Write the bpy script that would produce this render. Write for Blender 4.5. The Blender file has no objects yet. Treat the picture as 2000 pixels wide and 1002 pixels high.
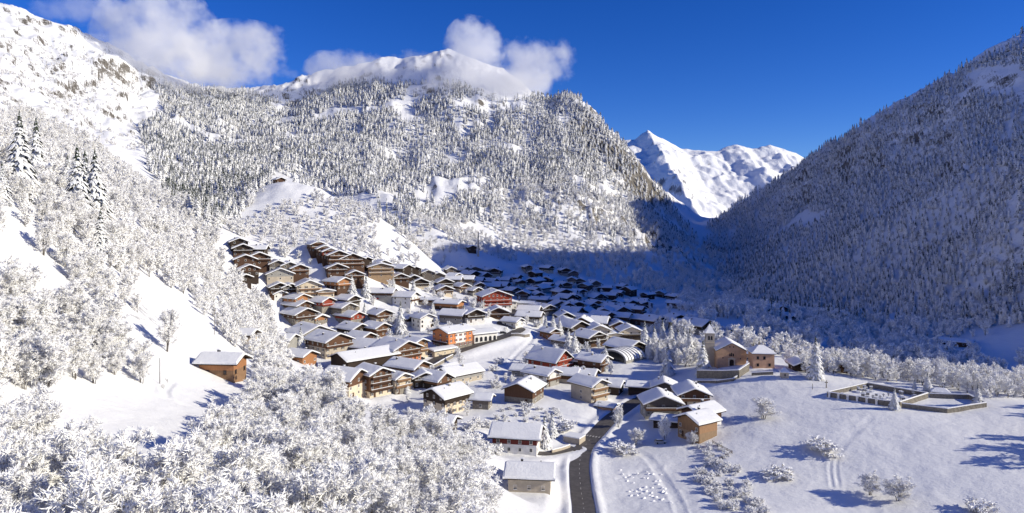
import bpy, math, random
import numpy as np
from mathutils import Vector

random.seed(7)
rng = np.random.default_rng(7)
sc = bpy.context.scene
col = sc.collection
R = math.radians

# ------------------------------------------------------------------ camera
FPX, HZ, CAMZ = 1333.0, 430.0, 80.0          # focal length in photo pixels, horizon row, eye height
cam_d = bpy.data.cameras.new('camera')
cam = bpy.data.objects.new('camera', cam_d)
col.objects.link(cam)
cam.location = (0, 0, CAMZ)
cam.rotation_euler = (R(90), 0, 0)
cam_d.sensor_width = 36.0
cam_d.lens = 36.0 * FPX / 2000.0
cam_d.shift_y = -(501 - HZ) / 2000.0
cam_d.clip_start = 1.0
cam_d.clip_end = 30000.0
sc.camera = cam

# ------------------------------------------------------------------ sky and sun
SUN_AZ, SUN_EL = 103.0, 23.3                  # clockwise from +Y (view direction), degrees
world = bpy.data.worlds.new('World')
sc.world = world
world.use_nodes = True
nt = world.node_tree
nt.nodes.clear()
sky = nt.nodes.new('ShaderNodeTexSky')
sky.sky_type = 'NISHITA'
sky.sun_disc = False
sky.sun_elevation = R(SUN_EL)
sky.sun_rotation = R(SUN_AZ)
sky.altitude = 2500
sky.air_density = 1.0
sky.dust_density = 0.0
sky.ozone_density = 6.0
bg = nt.nodes.new('ShaderNodeBackground')
bg.inputs['Strength'].default_value = 0.122
wo = nt.nodes.new('ShaderNodeOutputWorld')
hs = nt.nodes.new('ShaderNodeHueSaturation')          # the deep saturated blue of the winter sky
hs.inputs['Hue'].default_value = 0.52
hs.inputs['Saturation'].default_value = 1.21
nt.links.new(sky.outputs[0], hs.inputs['Color'])
nt.links.new(hs.outputs[0], bg.inputs['Color'])
nt.links.new(bg.outputs[0], wo.inputs['Surface'])

sun_d = bpy.data.lights.new('sun', 'SUN')
sun = bpy.data.objects.new('sun', sun_d)
col.objects.link(sun)
sun_d.energy = 4.9
sun_d.angle = R(0.5)
sun_d.color = (1.0, 0.925, 0.745)
sdir = Vector((math.cos(R(SUN_EL)) * math.sin(R(SUN_AZ)), math.cos(R(SUN_EL)) * math.cos(R(SUN_AZ)), math.sin(R(SUN_EL))))
sun.rotation_euler = sdir.to_track_quat('Z', 'Y').to_euler()

sc.view_settings.view_transform = 'Standard'
sc.view_settings.look = 'None'
sc.view_settings.exposure = 0.13
sc.view_settings.gamma = 1.0
sc.view_settings.use_curve_mapping = False
sc.render.engine = 'CYCLES'
sc.cycles.use_denoising = True
sc.cycles.max_bounces = 10
sc.cycles.diffuse_bounces = 6
sc.cycles.glossy_bounces = 2
sc.cycles.transparent_max_bounces = 16
sc.cycles.volume_bounces = 8
sc.cycles.volume_step_rate = 1.0
sc.cycles.volume_max_steps = 256
sc.cycles.use_fast_gi = False

# ------------------------------------------------------------------ numeric noise
def _hash(ix, iy, seed):
    h = (ix.astype(np.int64) * 374761393 + iy.astype(np.int64) * 668265263 + seed * 1442695041) & 0xffffffff
    h = ((h ^ (h >> 13)) * 1274126177) & 0xffffffff
    h = h ^ (h >> 16)
    return (h & 0xffffff) / float(0xffffff)

def vnoise(x, y, seed=0):
    fx, fy = np.floor(x), np.floor(y)
    ax, ay = x - fx, y - fy
    ux = ax * ax * ax * (ax * (ax * 6 - 15) + 10)
    uy = ay * ay * ay * (ay * (ay * 6 - 15) + 10)
    a = _hash(fx, fy, seed); b = _hash(fx + 1, fy, seed)
    c = _hash(fx, fy + 1, seed); d = _hash(fx + 1, fy + 1, seed)
    return (a * (1 - ux) + b * ux) * (1 - uy) + (c * (1 - ux) + d * ux) * uy * 1.0

def fbm(x, y, octv=4, seed=0, gain=0.5):
    s = np.zeros_like(x); a = 1.0; t = 0.0
    for i in range(octv):
        s += a * (vnoise(x, y, seed + i * 17) * 2 - 1); t += a
        a *= gain; x, y = x * 2.03 + 11.3, y * 2.03 - 7.1
    return s / t

def ridged(x, y, octv=4, seed=0):
    s = np.zeros_like(x); a = 1.0; t = 0.0
    for i in range(octv):
        s += a * (1 - np.abs(vnoise(x, y, seed + i * 31) * 2 - 1)); t += a
        a *= 0.52; x, y = x * 2.05 + 5.3, y * 2.05 + 3.1
    return s / t

def sstep(a, b, v):
    t = np.clip((v - a) / (b - a), 0, 1)
    return t * t * (3 - 2 * t)

# ------------------------------------------------------------------ terrain
def P(px, py, D):
    return ((px - 1000) / FPX * D, D, CAMZ - (py - HZ) / FPX * D)

CP = [P(*a) for a in [
    # road corridor and its banks
    (1140, 1002, 187), (1135, 930, 214), (1150, 870, 245), (1205, 808, 285), (1050, 960, 200), (980, 1000, 165),
    (900, 1000, 140), (800, 1000, 115), (600, 1000, 95), (400, 1000, 85), (200, 1000, 78), (0, 1000, 70),
    (1000, 860, 240), (1060, 800, 275), (1010, 790, 280), (1150, 780, 285),
    # near left bank and hillside
    (800, 850, 170), (650, 850, 150), (450, 850, 140), (300, 850, 125), (0, 850, 105),
    (330, 760, 165), (400, 760, 180), (500, 760, 190), (200, 760, 140), (0, 740, 116), (620, 770, 212),
    (440, 712, 205), (330, 650, 210), (200, 650, 160), (0, 620, 142), (480, 670, 260), (450, 620, 300),
    (150, 560, 180), (300, 560, 250), (400, 560, 320), (0, 480, 165), (50, 390, 200), (150, 450, 230),
    (300, 450, 350), (420, 430, 480), (400, 400, 600), (300, 380, 500), (150, 330, 450), (0, 230, 500),
    # village
    (560, 700, 330), (560, 640, 400), (545, 580, 430), (490, 520, 430), (450, 480, 440), (640, 505, 455),
    (700, 530, 465), (790, 545, 510), (860, 560, 530), (940, 530, 650), (1010, 530, 710), (900, 622, 420),
    (965, 605, 450), (1010, 642, 415), (900, 688, 368), (840, 712, 343), (1000, 700, 370), (1100, 640, 455),
    (1100, 580, 570), (1190, 600, 590), (1190, 560, 720), (1300, 600, 600), (1300, 660, 430), (1200, 700, 360),
    (1280, 720, 340), (690, 700, 345), (680, 620, 425), (780, 600, 445), (880, 540, 600), (1100, 540, 700),
    # church hill, field
    (1420, 714, 305), (1500, 720, 300), (1595, 735, 285), (1340, 740, 315), (1380, 762, 290), (1440, 762, 283),
    (1620, 770, 265), (1690, 752, 275), (1850, 800, 245), (1925, 790, 246), (1750, 802, 243), (2000, 790, 243),
    (1500, 850, 235), (1650, 900, 212), (1900, 900, 203), (1500, 1000, 183), (1700, 1000, 183), (2000, 1000, 176),
    (1350, 862, 240), (1300, 940, 210), (1250, 1000, 186), (1290, 800, 272),
    # shaded valley floor on the right
    (1370, 646, 440), (1450, 640, 445), (1560, 655, 455), (1505, 612, 530), (1870, 672, 430), (1990, 640, 430),
    (1720, 660, 470),
    # right mountain: foot, face, rib, crest
    (1950, 600, 480), (1700, 600, 600), (1500, 580, 720), (1450, 560, 820), (1420, 540, 920), (1395, 505, 1100),
    (1700, 450, 800), (1900, 450, 610), (1900, 300, 800), (2000, 330, 700), (1550, 480, 900), (1600, 380, 1050),
    (1480, 450, 1150), (1750, 330, 930), (2000, 285, 650), (1850, 370, 680), (1700, 440, 750), (2000, 360, 560), (2000, 480, 500),
    (2000, 80, 900), (1960, 97, 920), (1880, 145, 980), (1800, 190, 1030), (1700, 240, 1100), (1620, 290, 1180), (1550, 332, 1250),
    (1450, 397, 1350), (1380, 445, 1400),
    # central mountain
    (850, 515, 650), (1000, 505, 770), (1230, 520, 800), (500, 172, 1500), (640, 140, 1450), (740, 118, 1420), (880, 103, 1420),
    (1000, 148, 1360), (1040, 190, 1310), (1130, 203, 1260), (1180, 240, 1230), (1220, 292, 1200), (1255, 350, 1170), (1262, 415, 1110),
    (1340, 462, 1080), (700, 400, 800), (700, 300, 1000), (700, 200, 1260), (850, 400, 840), (850, 250, 1150), (1000, 400, 900), (1000, 300, 1060),
    (1100, 400, 910), (1100, 300, 1090), (1200, 450, 890), (1200, 380, 1010), (1300, 478, 960), (560, 300, 1000), (560, 220, 1280),
    (450, 300, 980), (450, 220, 1250),
    # shaded shoulder behind it
    (1290, 376, 1480), (1330, 410, 1400), (1355, 437, 1330), (1270, 440, 1330),
    # spur with the hut
    (545, 353, 640), (640, 380, 625), (740, 420, 605), (800, 470, 585), (840, 520, 565), (560, 420, 560), (650, 450, 545), (450, 450, 500),
    (740, 500, 500),
    # left mountain
    (0, 14, 1200), (60, 24, 1210), (200, 78, 1260), (320, 150, 1350), (100, 200, 900), (200, 250, 850), (300, 220, 1050), (30, 170, 800),
]] + [
    # ground hidden from the lens
    (-60, 290, 5), (-20, 262, 4.5), (-75, 265, 8), (-50, 240, 11), (-15, 215, 9),
    (150, 345, 5), (220, 318, 3), (290, 300, 0), (330, 360, 2), (110, 380, 5),
    (-128, 705, 68), (-78, 690, 52), (-200, 760, 88),
    (260, 230, 8), (330, 150, 6), (200, 100, 0), (110, 50, 2), (20, 90, 30), (10, 0, 38), (-60, 20, 62), (-140, 60, 100), (-260, 100, 170),
    (-420, 250, 240), (-500, 0, 300), (60, -150, 10), (-150, -200, 120), (-900, 0, 520), (-1000, 600, 480), (-700, 450, 330),
    (300, -200, 20), (600, -200, 90), (200, -900, 0), (-700, -900, 350), (900, -900, 200),
    (430, 330, 60), (560, 300, 130), (720, 320, 272), (860, 290, 385), (430, 180, 22), (620, 140, 80), (850, 120, 165), (1100, 150, 250),  # unseen right crest, shaped so its shadow edge crosses the village
    (825, 470, 455), (830, 660, 305), (900, 900, 392), (1200, 460, 610), (1150, 650, 425), (960, 635, 340), (870, 800, 372), (1010, 770, 420), (1200, 1200, 500), (1500, 900, 560), (1500, 200, 430), (1600, -300, 300),  # unseen crest heights set to shade the far rows, light the central slope
    (700, 1350, 190), (560, 1600, 70), (900, 1800, 250), (470, 1700, 40), (1300, 2000, 380), (520, 2300, 25), (560, 2800, -20), (800, 3000, -20), (600, 3400, -40), (1000, 3400, -20),
    # behind the crests
    (-120, 1800, 300), (-500, 1900, 260), (50, 1750, 240), (200, 1600, 90), (-300, 2400, 150), (100, 2300, 60), (-1000, 1700, 330),
    (-900, 2400, 200), (-1600, 1200, 480), (-1600, 2300, 300), (330, 1900, 25),
]
_c = np.array(CP, dtype=float)
_RC = 22.0
def _phi(d2):
    return np.sqrt(d2 + _RC * _RC)
_n = len(_c)
_A = np.zeros((_n + 3, _n + 3))
_dx = _c[:, None, 0] - _c[None, :, 0]; _dy = _c[:, None, 1] - _c[None, :, 1]
_A[:_n, :_n] = -_phi(_dx ** 2 + _dy ** 2) + np.eye(_n) * 2.5
_A[:_n, _n] = 1; _A[:_n, _n + 1] = _c[:, 0] / 1000; _A[:_n, _n + 2] = _c[:, 1] / 1000
_A[_n:, :_n] = _A[:_n, _n:].T
_b = np.zeros(_n + 3); _b[:_n] = _c[:, 2]
_w = np.linalg.solve(_A, _b)

def base_h(x, y):
    x = np.asarray(x, float); y = np.asarray(y, float)
    sh = x.shape; x = x.ravel(); y = y.ravel()
    out = np.empty_like(x)
    for i in range(0, len(x), 20000):
        xs, ys = x[i:i + 20000], y[i:i + 20000]
        d2 = (xs[:, None] - _c[None, :, 0]) ** 2 + (ys[:, None] - _c[None, :, 1]) ** 2
        out[i:i + 20000] = -_phi(d2) @ _w[:_n] + _w[_n] + _w[_n + 1] * xs / 1000 + _w[_n + 2] * ys / 1000
    return out.reshape(sh)

def rough_h(x, y):
    z = base_h(x, y)
    m = sstep(520, 800, y) * sstep(45, 130, z)                     # wild mountain country
    m = np.maximum(m, sstep(300, 520, -x) * sstep(300, 600, y))
    m = np.maximum(m, sstep(420, 560, x) * sstep(300, 420, y) * 0.7)
    for cx, cy, rx, ry, am in ((150, 900, 60, 70, 1.0), (215, 960, 60, 80, 1.0), (60, 930, 50, 60, 0.6), (-60, 900, 40, 50, 0.4)):   # bare cliffs
        k = np.exp(-((x - cx) / rx) ** 2 - ((y - cy) / ry) ** 2) * am
        z = z + k * (26 * (ridged(x / 30, y / 46, 3, 83) - 0.5) + 9 * np.floor(3 * vnoise(x / 24, y / 24, 88)) / 3)
    s_ = x - np.interp(y, [620, 650, 690, 720, 830], [-30, -62, -104, -138, -195])          # ravine wall beside the knoll
    z = z + 23 * sstep(-34, 30, s_) * np.exp(-np.maximum(s_ - 30, 0) / 80.0) * sstep(632, 690, y) * sstep(870, 780, y)
    hill = sstep(12, 40, z) * sstep(-60, -130, x)
    cm = m * sstep(-420, -300, x) * sstep(420, 300, x)               # ribs and gullies of the central mountain run down the fall line
    z = z + m * (26 * (ridged(x / 150, y / 150, 5, 3) - 0.62) + 9 * fbm(x / 60, y / 60, 3, 9))
    z = z + cm * 20 * (ridged((x + 18 * fbm(x / 70, y / 70, 2, 71)) / 75, y / 330, 3, 61) - 0.6)
    z = z + cm * sstep(20, 140, x) * 12 * (ridged(x / 40, y / 60, 3, 65) - 0.55)
    z = z + m * 7.0 * (ridged(x / 34, y / 40, 3, 21) - 0.55)
    lm = sstep(300, 480, -x) * sstep(450, 700, y)                  # craggy left mountain
    z = z + lm * (24 * (ridged(x / 70, y / 95, 4, 57) - 0.58) + 7 * (ridged(x / 17, y / 22, 2, 33) - 0.5))
    z = z + hill * (1 - m) * (2.2 * fbm(x / 28, y / 28, 3, 5))
    z = z + 0.35 * fbm(x / 14, y / 14, 3, 8) + 0.06 * fbm(x / 2.2, y / 2.2, 2, 12)
    return z

def ground_pick(px, py, fn, dmin=40, dmax=1700):
    """distance along the view row/column at which the ray meets the ground"""
    d = np.exp(np.linspace(math.log(dmin), math.log(dmax), 700))
    x = (px - 1000) / FPX * d; zr = CAMZ - (py - HZ) / FPX * d
    g = fn(x, d)
    below = np.nonzero(g >= zr)[0]
    if len(below) == 0:
        return None
    i = below[0]
    if i == 0:
        return x[0], d[0], g[0]
    t = (zr[i - 1] - g[i - 1]) / ((zr[i - 1] - g[i - 1]) + (g[i] - zr[i]) + 1e-9)
    D = d[i - 1] + t * (d[i] - d[i - 1])
    return (px - 1000) / FPX * D, D, CAMZ - (py - HZ) / FPX * D

def smooth_path(pts, n):
    """Catmull-Rom through points, resampled evenly"""
    p = np.array(pts, float)
    p = np.vstack([2 * p[0] - p[1], p, 2 * p[-1] - p[-2]])
    out = []
    for i in range(1, len(p) - 2):
        for t in np.linspace(0, 1, 24, endpoint=False):
            a, b, c_, d_ = p[i - 1], p[i], p[i + 1], p[i + 2]
            out.append(0.5 * (2 * b + (c_ - a) * t + (2 * a - 5 * b + 4 * c_ - d_) * t * t + (3 * b - a - 3 * c_ + d_) * t ** 3))
    out.append(p[-2]); out = np.array(out)
    s = np.concatenate([[0], np.cumsum(np.linalg.norm(np.diff(out, axis=0), axis=1))])
    u = np.linspace(0, s[-1], n)
    return np.stack([np.interp(u, s, out[:, k]) for k in range(out.shape[1])], 1)

def ground_path(pix, n, smooth=9):
    w = [ground_pick(a, b, base_h) for a, b in pix]
    xy = smooth_path([q[:2] for q in w], n)
    z = base_h(xy[:, 0], xy[:, 1])
    k = np.ones(smooth) / smooth
    z = np.convolve(np.pad(z, smooth // 2, 'edge'), k, 'valid')
    return np.column_stack([xy, z])

ROADS = {}
ROADS['main'] = (ground_path([(1136, 1130), (1141, 1060), (1141, 1002), (1134, 950), (1132, 905), (1142, 872), (1166, 845), (1205, 808), (1238, 786), (1270, 772)], 150), 3.2)
ROADS['upper'] = (ground_path([(1003, 600), (1003, 611), (994, 622), (982, 631), (999, 637), (1014, 643), (1002, 651), (972, 661), (938, 671), (902, 683), (870, 695), (846, 707), (826, 716), (806, 726)], 170), 3.9)
ROADS['lane'] = (ground_path([(1124, 874), (1100, 880), (1072, 885), (1045, 884), (1026, 880)], 40), 1.9)
TRACKS = [(ground_path([(1205, 868), (1240, 880), (1264, 893), (1288, 925), (1308, 955), (1325, 985), (1335, 1020)], 90), 1.3, 0.16),
          (ground_path([(1700, 815), (1660, 850), (1632, 880), (1622, 910), (1626, 950)], 80), 0.22, 0.14),
          (ground_path([(1706, 816), (1668, 851), (1642, 881), (1632, 910), (1638, 948)], 80), 0.22, 0.14),
          (ground_path([(1208, 935), (1240, 925), (1265, 915), (1290, 912)], 50), 0.5, 0.25),
          (ground_path([(985, 715), (1010, 690), (1030, 672), (1040, 660)], 50), 1.0, 0.4),
          (ground_path([(335, 745), (322, 765), (345, 785), (400, 800)], 50), 0.6, 0.3)]
PADS = [(ground_pick(a, b, base_h), r) for a, b, r in ((1036, 950, 9.0), (1012, 874, 9.5), (1024, 782, 8.0), (1151, 781, 7.0), (674, 770, 8.0), (728, 770, 7.0))]

def path_dist(x, y, path):
    """distance to a polyline and height of it at the nearest point"""
    a = path[:-1]; b = path[1:]
    best = np.full(x.shape, 1e9); zz = np.zeros(x.shape)
    for i in range(len(a)):
        dx, dy = b[i, 0] - a[i, 0], b[i, 1] - a[i, 1]
        l2 = dx * dx + dy * dy + 1e-12
        t = np.clip(((x - a[i, 0]) * dx + (y - a[i, 1]) * dy) / l2, 0, 1)
        d = np.hypot(x - a[i, 0] - t * dx, y - a[i, 1] - t * dy)
        m = d < best
        best = np.where(m, d, best); zz = np.where(m, a[i, 2] + t * (b[i, 2] - a[i, 2]), zz)
    return best, zz

def H(x, y):
    """final ground height"""
    x = np.asarray(x, float); y = np.asarray(y, float)
    sh = x.shape; xf = np.atleast_1d(x).ravel().copy(); yf = np.atleast_1d(y).ravel().copy()
    z = rough_h(xf, yf)
    for (cx, cy, cz), r in PADS:                                   # level ground under the nearest houses
        d = np.hypot(xf - cx, yf - cy)
        m = np.nonzero(d < r * 1.8)[0]
        if len(m):
            k = sstep(r * 1.8, r, d[m]); z[m] = z[m] * (1 - k) + cz * k
    for key in ('main', 'upper', 'lane'):
        path, hw = ROADS[key]
        lo = path.min(0) - 14; hi = path.max(0) + 14
        m = np.nonzero((xf > lo[0]) & (xf < hi[0]) & (yf > lo[1]) & (yf < hi[1]))[0]
        if len(m):
            d, zz = path_dist(xf[m], yf[m], path)
            k = sstep(hw + 8, hw + 1.0, d)
            zt = zz - (0.10 if key == 'main' else 0.3) + {'main': 0.5, 'upper': 0.0, 'lane': 0.2}[key] * sstep(hw + 0.1, hw + 0.9, d) * sstep(hw + 3.6, hw + 1.4, d) * (0.75 + 0.5 * vnoise(xf[m] / 3, yf[m] / 3, 4))
            zt = np.where(d < hw + 0.15, zz - (0.10 if key == 'main' else 0.3), zt)
            z[m] = z[m] * (1 - k) + zt * k
    for path, hw, dep in TRACKS:
        lo = path.min(0) - 4; hi = path.max(0) + 4
        m = np.nonzero((xf > lo[0]) & (xf < hi[0]) & (yf > lo[1]) & (yf < hi[1]))[0]
        if len(m):
            d, zz = path_dist(xf[m], yf[m], path)
            z[m] -= dep * sstep(hw + 0.5, hw * 0.5, d) - dep * 0.5 * sstep(hw + 0.4, hw + 0.7, d) * sstep(hw + 1.6, hw + 0.8, d)
    return z.reshape(sh)

def h1(x, y):
    return float(H(np.array([x]), np.array([y]))[0])

def pick(px, py):
    q = ground_pick(px, py, base_h)
    if q is None:
        return None
    return Vector((q[0], q[1], h1(q[0], q[1])))

def proj(x, y, z):
    return 1000 + x / y * FPX, HZ + (CAMZ - z) / y * FPX

# ------------------------------------------------------------------ materials
def new_mat(name):
    m = bpy.data.materials.new(name); m.use_nodes = True
    t = m.node_tree; t.nodes.clear()
    o = t.nodes.new('ShaderNodeOutputMaterial'); b = t.nodes.new('ShaderNodeBsdfPrincipled')
    t.links.new(b.outputs[0], o.inputs['Surface'])
    b.inputs['Roughness'].default_value = 0.85
    b.inputs['Specular IOR Level'].default_value = 0.2
    return m, t, b

def nd(t, typ, **kw):
    n = t.nodes.new(typ)
    for k, v in kw.items():
        setattr(n, k, v)
    return n

def noise_node(t, scale, detail=4, rough=0.55, coord='Object', stretch=None):
    tc = nd(t, 'ShaderNodeTexCoord') if coord != 'Position' else nd(t, 'ShaderNodeNewGeometry')
    out = tc.outputs[coord]
    if stretch:
        mp = nd(t, 'ShaderNodeMapping'); mp.inputs['Scale'].default_value = stretch
        t.links.new(out, mp.inputs['Vector']); out = mp.outputs[0]
    n = nd(t, 'ShaderNodeTexNoise')
    n.inputs['Scale'].default_value = scale; n.inputs['Detail'].default_value = detail; n.inputs['Roughness'].default_value = rough
    t.links.new(out, n.inputs['Vector'])
    return n

def ramp(t, src, stops):
    r = nd(t, 'ShaderNodeValToRGB')
    el = r.color_ramp.elements
    while len(el) < len(stops):
        el.new(0.5)
    for e, (p, c) in zip(el, stops):
        e.position = p; e.color = (*c, 1) if len(c) == 3 else c
    t.links.new(src, r.inputs[0])
    return r

def mixc(t, fac, a, b):
    m = nd(t, 'ShaderNodeMix', data_type='RGBA')
    t.links.new(fac, m.inputs[0])
    for i, v in ((6, a), (7, b)):
        if isinstance(v, tuple):
            m.inputs[i].default_value = (*v, 1)
        else:
            t.links.new(v, m.inputs[i])
    return m.outputs[2]

def math_n(t, op, a, b=None, clamp=False):
    m = nd(t, 'ShaderNodeMath', operation=op, use_clamp=clamp)
    for i, v in enumerate((a, b)):
        if v is None:
            continue
        if isinstance(v, (int, float)):
            m.inputs[i].default_value = v
        else:
            t.links.new(v, m.inputs[i])
    return m.outputs[0]

def bump(t, b, src, dist, strength=1.0):
    n = nd(t, 'ShaderNodeBump'); n.inputs['Distance'].default_value = dist; n.inputs['Strength'].default_value = strength
    t.links.new(src, n.inputs['Height']); t.links.new(n.outputs[0], b.inputs['Normal'])

SNOW = (0.87, 0.875, 0.885)
def mat_plain(name, c, var=0.15, scale=3.0, rough=0.85, bumpd=0.0, stretch=None):
    m, t, b = new_mat(name)
    n = noise_node(t, scale, 4, stretch=stretch)
    lo = tuple(max(0, v * (1 - var)) for v in c); hi = tuple(min(1, v * (1 + var)) for v in c)
    r = ramp(t, n.outputs[0], [(0.3, lo), (0.7, hi)])
    t.links.new(r.outputs[0], b.inputs['Base Color'])
    b.inputs['Roughness'].default_value = rough
    if bumpd:
        bump(t, b, n.outputs[0], bumpd)
    return m

def mat_wood(name, c, var=0.35):
    m, t, b = new_mat(name)
    tc = nd(t, 'ShaderNodeTexCoord')
    w = nd(t, 'ShaderNodeTexWave', wave_type='BANDS', bands_direction='X')
    w.inputs['Scale'].default_value = 2.2; w.inputs['Distortion'].default_value = 0.6; w.inputs['Detail'].default_value = 2
    t.links.new(tc.outputs['Object'], w.inputs['Vector'])
    n = noise_node(t, 1.2, 5, stretch=(3, 3, 0.6))
    f = math_n(t, 'MULTIPLY', w.outputs['Fac'], 0.45)
    f = math_n(t, 'ADD', f, math_n(t, 'MULTIPLY', n.outputs[0], 0.7), True)
    lo = tuple(v * (1 - var) for v in c); hi = tuple(min(1, v * (1 + var)) for v in c)
    r = ramp(t, f, [(0.2, lo), (0.85, hi)])
    t.links.new(r.outputs[0], b.inputs['Base Color'])
    bump(t, b, w.outputs['Fac'], 0.03)
    return m

def mat_stone(name, c):
    m, t, b = new_mat(name)
    tc = nd(t, 'ShaderNodeTexCoord')
    v = nd(t, 'ShaderNodeTexVoronoi'); v.inputs['Scale'].default_value = 2.4
    t.links.new(tc.outputs['Object'], v.inputs['Vector'])
    n = noise_node(t, 0.8, 5)
    f = math_n(t, 'ADD', math_n(t, 'MULTIPLY', v.outputs['Color'], 0.35), math_n(t, 'MULTIPLY', n.outputs[0], 0.65))
    r = ramp(t, f, [(0.25, tuple(x * 0.6 for x in c)), (0.7, tuple(min(1, x * 1.25) for x in c))])
    t.links.new(r.outputs[0], b.inputs['Base Color'])
    bump(t, b, v.outputs['Distance'], 0.08)
    return m

M = {}
def build_materials():
    # ground snow with rock where it is too steep for snow to lie
    m, t, b = new_mat('snow_ground')
    g = nd(t, 'ShaderNodeNewGeometry')
    sep = nd(t, 'ShaderNodeSeparateXYZ'); t.links.new(g.outputs['True Normal'], sep.inputs[0])
    n1 = noise_node(t, 0.035, 6, 0.62, 'Position'); n2 = noise_node(t, 0.35, 5, 0.6, 'Position')
    st = math_n(t, 'ADD', sep.outputs[2], math_n(t, 'MULTIPLY', math_n(t, 'SUBTRACT', n1.outputs[0], 0.5), 0.55))
    st = math_n(t, 'ADD', st, math_n(t, 'MULTIPLY', math_n(t, 'SUBTRACT', n2.outputs[0], 0.5), 0.35))
    f = math_n(t, 'MULTIPLY', math_n(t, 'SUBTRACT', 0.67, st), 7.0, True)
    rock = ramp(t, n2.outputs[0], [(0.3, (0.07, 0.062, 0.055)), (0.55, (0.16, 0.145, 0.125)), (0.75, (0.27, 0.25, 0.22))])
    n3 = noise_node(t, 0.02, 3, 0.5, 'Position')
    sn = ramp(t, n3.outputs[0], [(0.3, (0.81, 0.82, 0.84)), (0.7, (0.865, 0.865, 0.865))])
    c = mixc(t, f, sn.outputs[0], rock.outputs[0])
    t.links.new(c, b.inputs['Base Color'])
    b.inputs['Roughness'].default_value = 0.7
    nb = noise_node(t, 0.8, 7, 0.68, 'Position', (0.7, 1.9, 1.0))
    nb2 = noise_node(t, 0.16, 4, 0.6, 'Position')
    bb = math_n(t, 'ADD', math_n(t, 'MULTIPLY', nb.outputs[0], 0.5), math_n(t, 'MULTIPLY', nb2.outputs[0], 1.6))
    bump(t, b, bb, 0.28)
    M['ground'] = m
    # far peak snow
    m, t, b = new_mat('snow_peak')
    g = nd(t, 'ShaderNodeNewGeometry')
    sep = nd(t, 'ShaderNodeSeparateXYZ'); t.links.new(g.outputs['True Normal'], sep.inputs[0])
    n1 = noise_node(t, 0.012, 6, 0.62, 'Position')
    st = math_n(t, 'ADD', sep.outputs[2], math_n(t, 'MULTIPLY', math_n(t, 'SUBTRACT', n1.outputs[0], 0.5), 0.7))
    f = math_n(t, 'MULTIPLY', math_n(t, 'SUBTRACT', 0.56, st), 6.0, True)
    c = mixc(t, f, (0.88, 0.885, 0.895), (0.2, 0.2, 0.21))
    t.links.new(c, b.inputs['Base Color'])
    nb = noise_node(t, 0.02, 6, 0.6, 'Position'); bump(t, b, nb.outputs[0], 9.0)
    M['peak'] = m
    # roof snow
    m, t, b = new_mat('snow_cover')
    n = noise_node(t, 0.8, 4); r = ramp(t, n.outputs[0], [(0.3, (0.82, 0.83, 0.85)), (0.7, (0.88, 0.885, 0.89))])
    t.links.new(r.outputs[0], b.inputs['Base Color']); b.inputs['Roughness'].default_value = 0.75
    n2 = noise_node(t, 1.5, 5); bump(t, b, n2.outputs[0], 0.12)
    M['snow'] = m
    # snow on the upper side of branches, needles or bark below
    def laden(name, under, thr, soft, nscale, amp, snowc=(0.85, 0.855, 0.86), glow=0.0):
        m, t, b = new_mat(name)
        g = nd(t, 'ShaderNodeNewGeometry')
        sep = nd(t, 'ShaderNodeSeparateXYZ'); t.links.new(g.outputs['True Normal'], sep.inputs[0])
        oi = nd(t, 'ShaderNodeObjectInfo')
        n = noise_node(t, nscale, 3)
        v = math_n(t, 'ADD', sep.outputs[2], math_n(t, 'MULTIPLY', math_n(t, 'SUBTRACT', n.outputs[0], 0.5), amp))
        f = math_n(t, 'MULTIPLY', math_n(t, 'SUBTRACT', v, thr), soft, True)
        c = mixc(t, f, under, snowc)
        t.links.new(c, b.inputs['Base Color'])
        b.inputs['Roughness'].default_value = 0.9
        if glow:                                    # frost crystals let light through
            tr = nd(t, 'ShaderNodeBsdfTranslucent'); t.links.new(c, tr.inputs['Color'])
            mx = nd(t, 'ShaderNodeMixShader'); mx.inputs[0].default_value = glow
            out = [n_ for n_ in t.nodes if n_.type == 'OUTPUT_MATERIAL'][0]
            t.links.new(b.outputs[0], mx.inputs[1]); t.links.new(tr.outputs[0], mx.inputs[2]); t.links.new(mx.outputs[0], out.inputs['Surface'])
        return m
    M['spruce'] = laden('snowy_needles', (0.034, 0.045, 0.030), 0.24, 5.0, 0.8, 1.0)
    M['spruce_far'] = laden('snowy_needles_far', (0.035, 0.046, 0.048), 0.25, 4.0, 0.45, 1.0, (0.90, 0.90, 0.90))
    M['bark'] = laden('snowy_bark', (0.11, 0.095, 0.08), 0.0, 3.0, 0.8, 0.8)
    M['twig'] = laden('snowy_twigs', (0.42, 0.39, 0.35), -0.55, 3.0, 0.9, 0.7, (0.945, 0.945, 0.94))
    M['hoar'] = laden('hoar_twigs', (0.52, 0.49, 0.45), -0.5, 2.0, 0.6, 0.7, (0.92, 0.92, 0.915))
    M['asphalt'] = mat_plain('asphalt', (0.105, 0.096, 0.092), 0.22, 0.7, 0.7)
    M['paint'] = mat_plain('road_paint', (0.46, 0.44, 0.41), 0.3, 4)
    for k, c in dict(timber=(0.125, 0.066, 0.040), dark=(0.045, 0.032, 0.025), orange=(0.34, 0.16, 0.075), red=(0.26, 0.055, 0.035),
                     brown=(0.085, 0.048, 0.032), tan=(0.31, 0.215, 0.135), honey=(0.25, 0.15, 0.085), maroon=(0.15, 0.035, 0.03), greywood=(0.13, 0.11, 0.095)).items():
        M[k] = mat_wood('wood_' + k, c)
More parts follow.
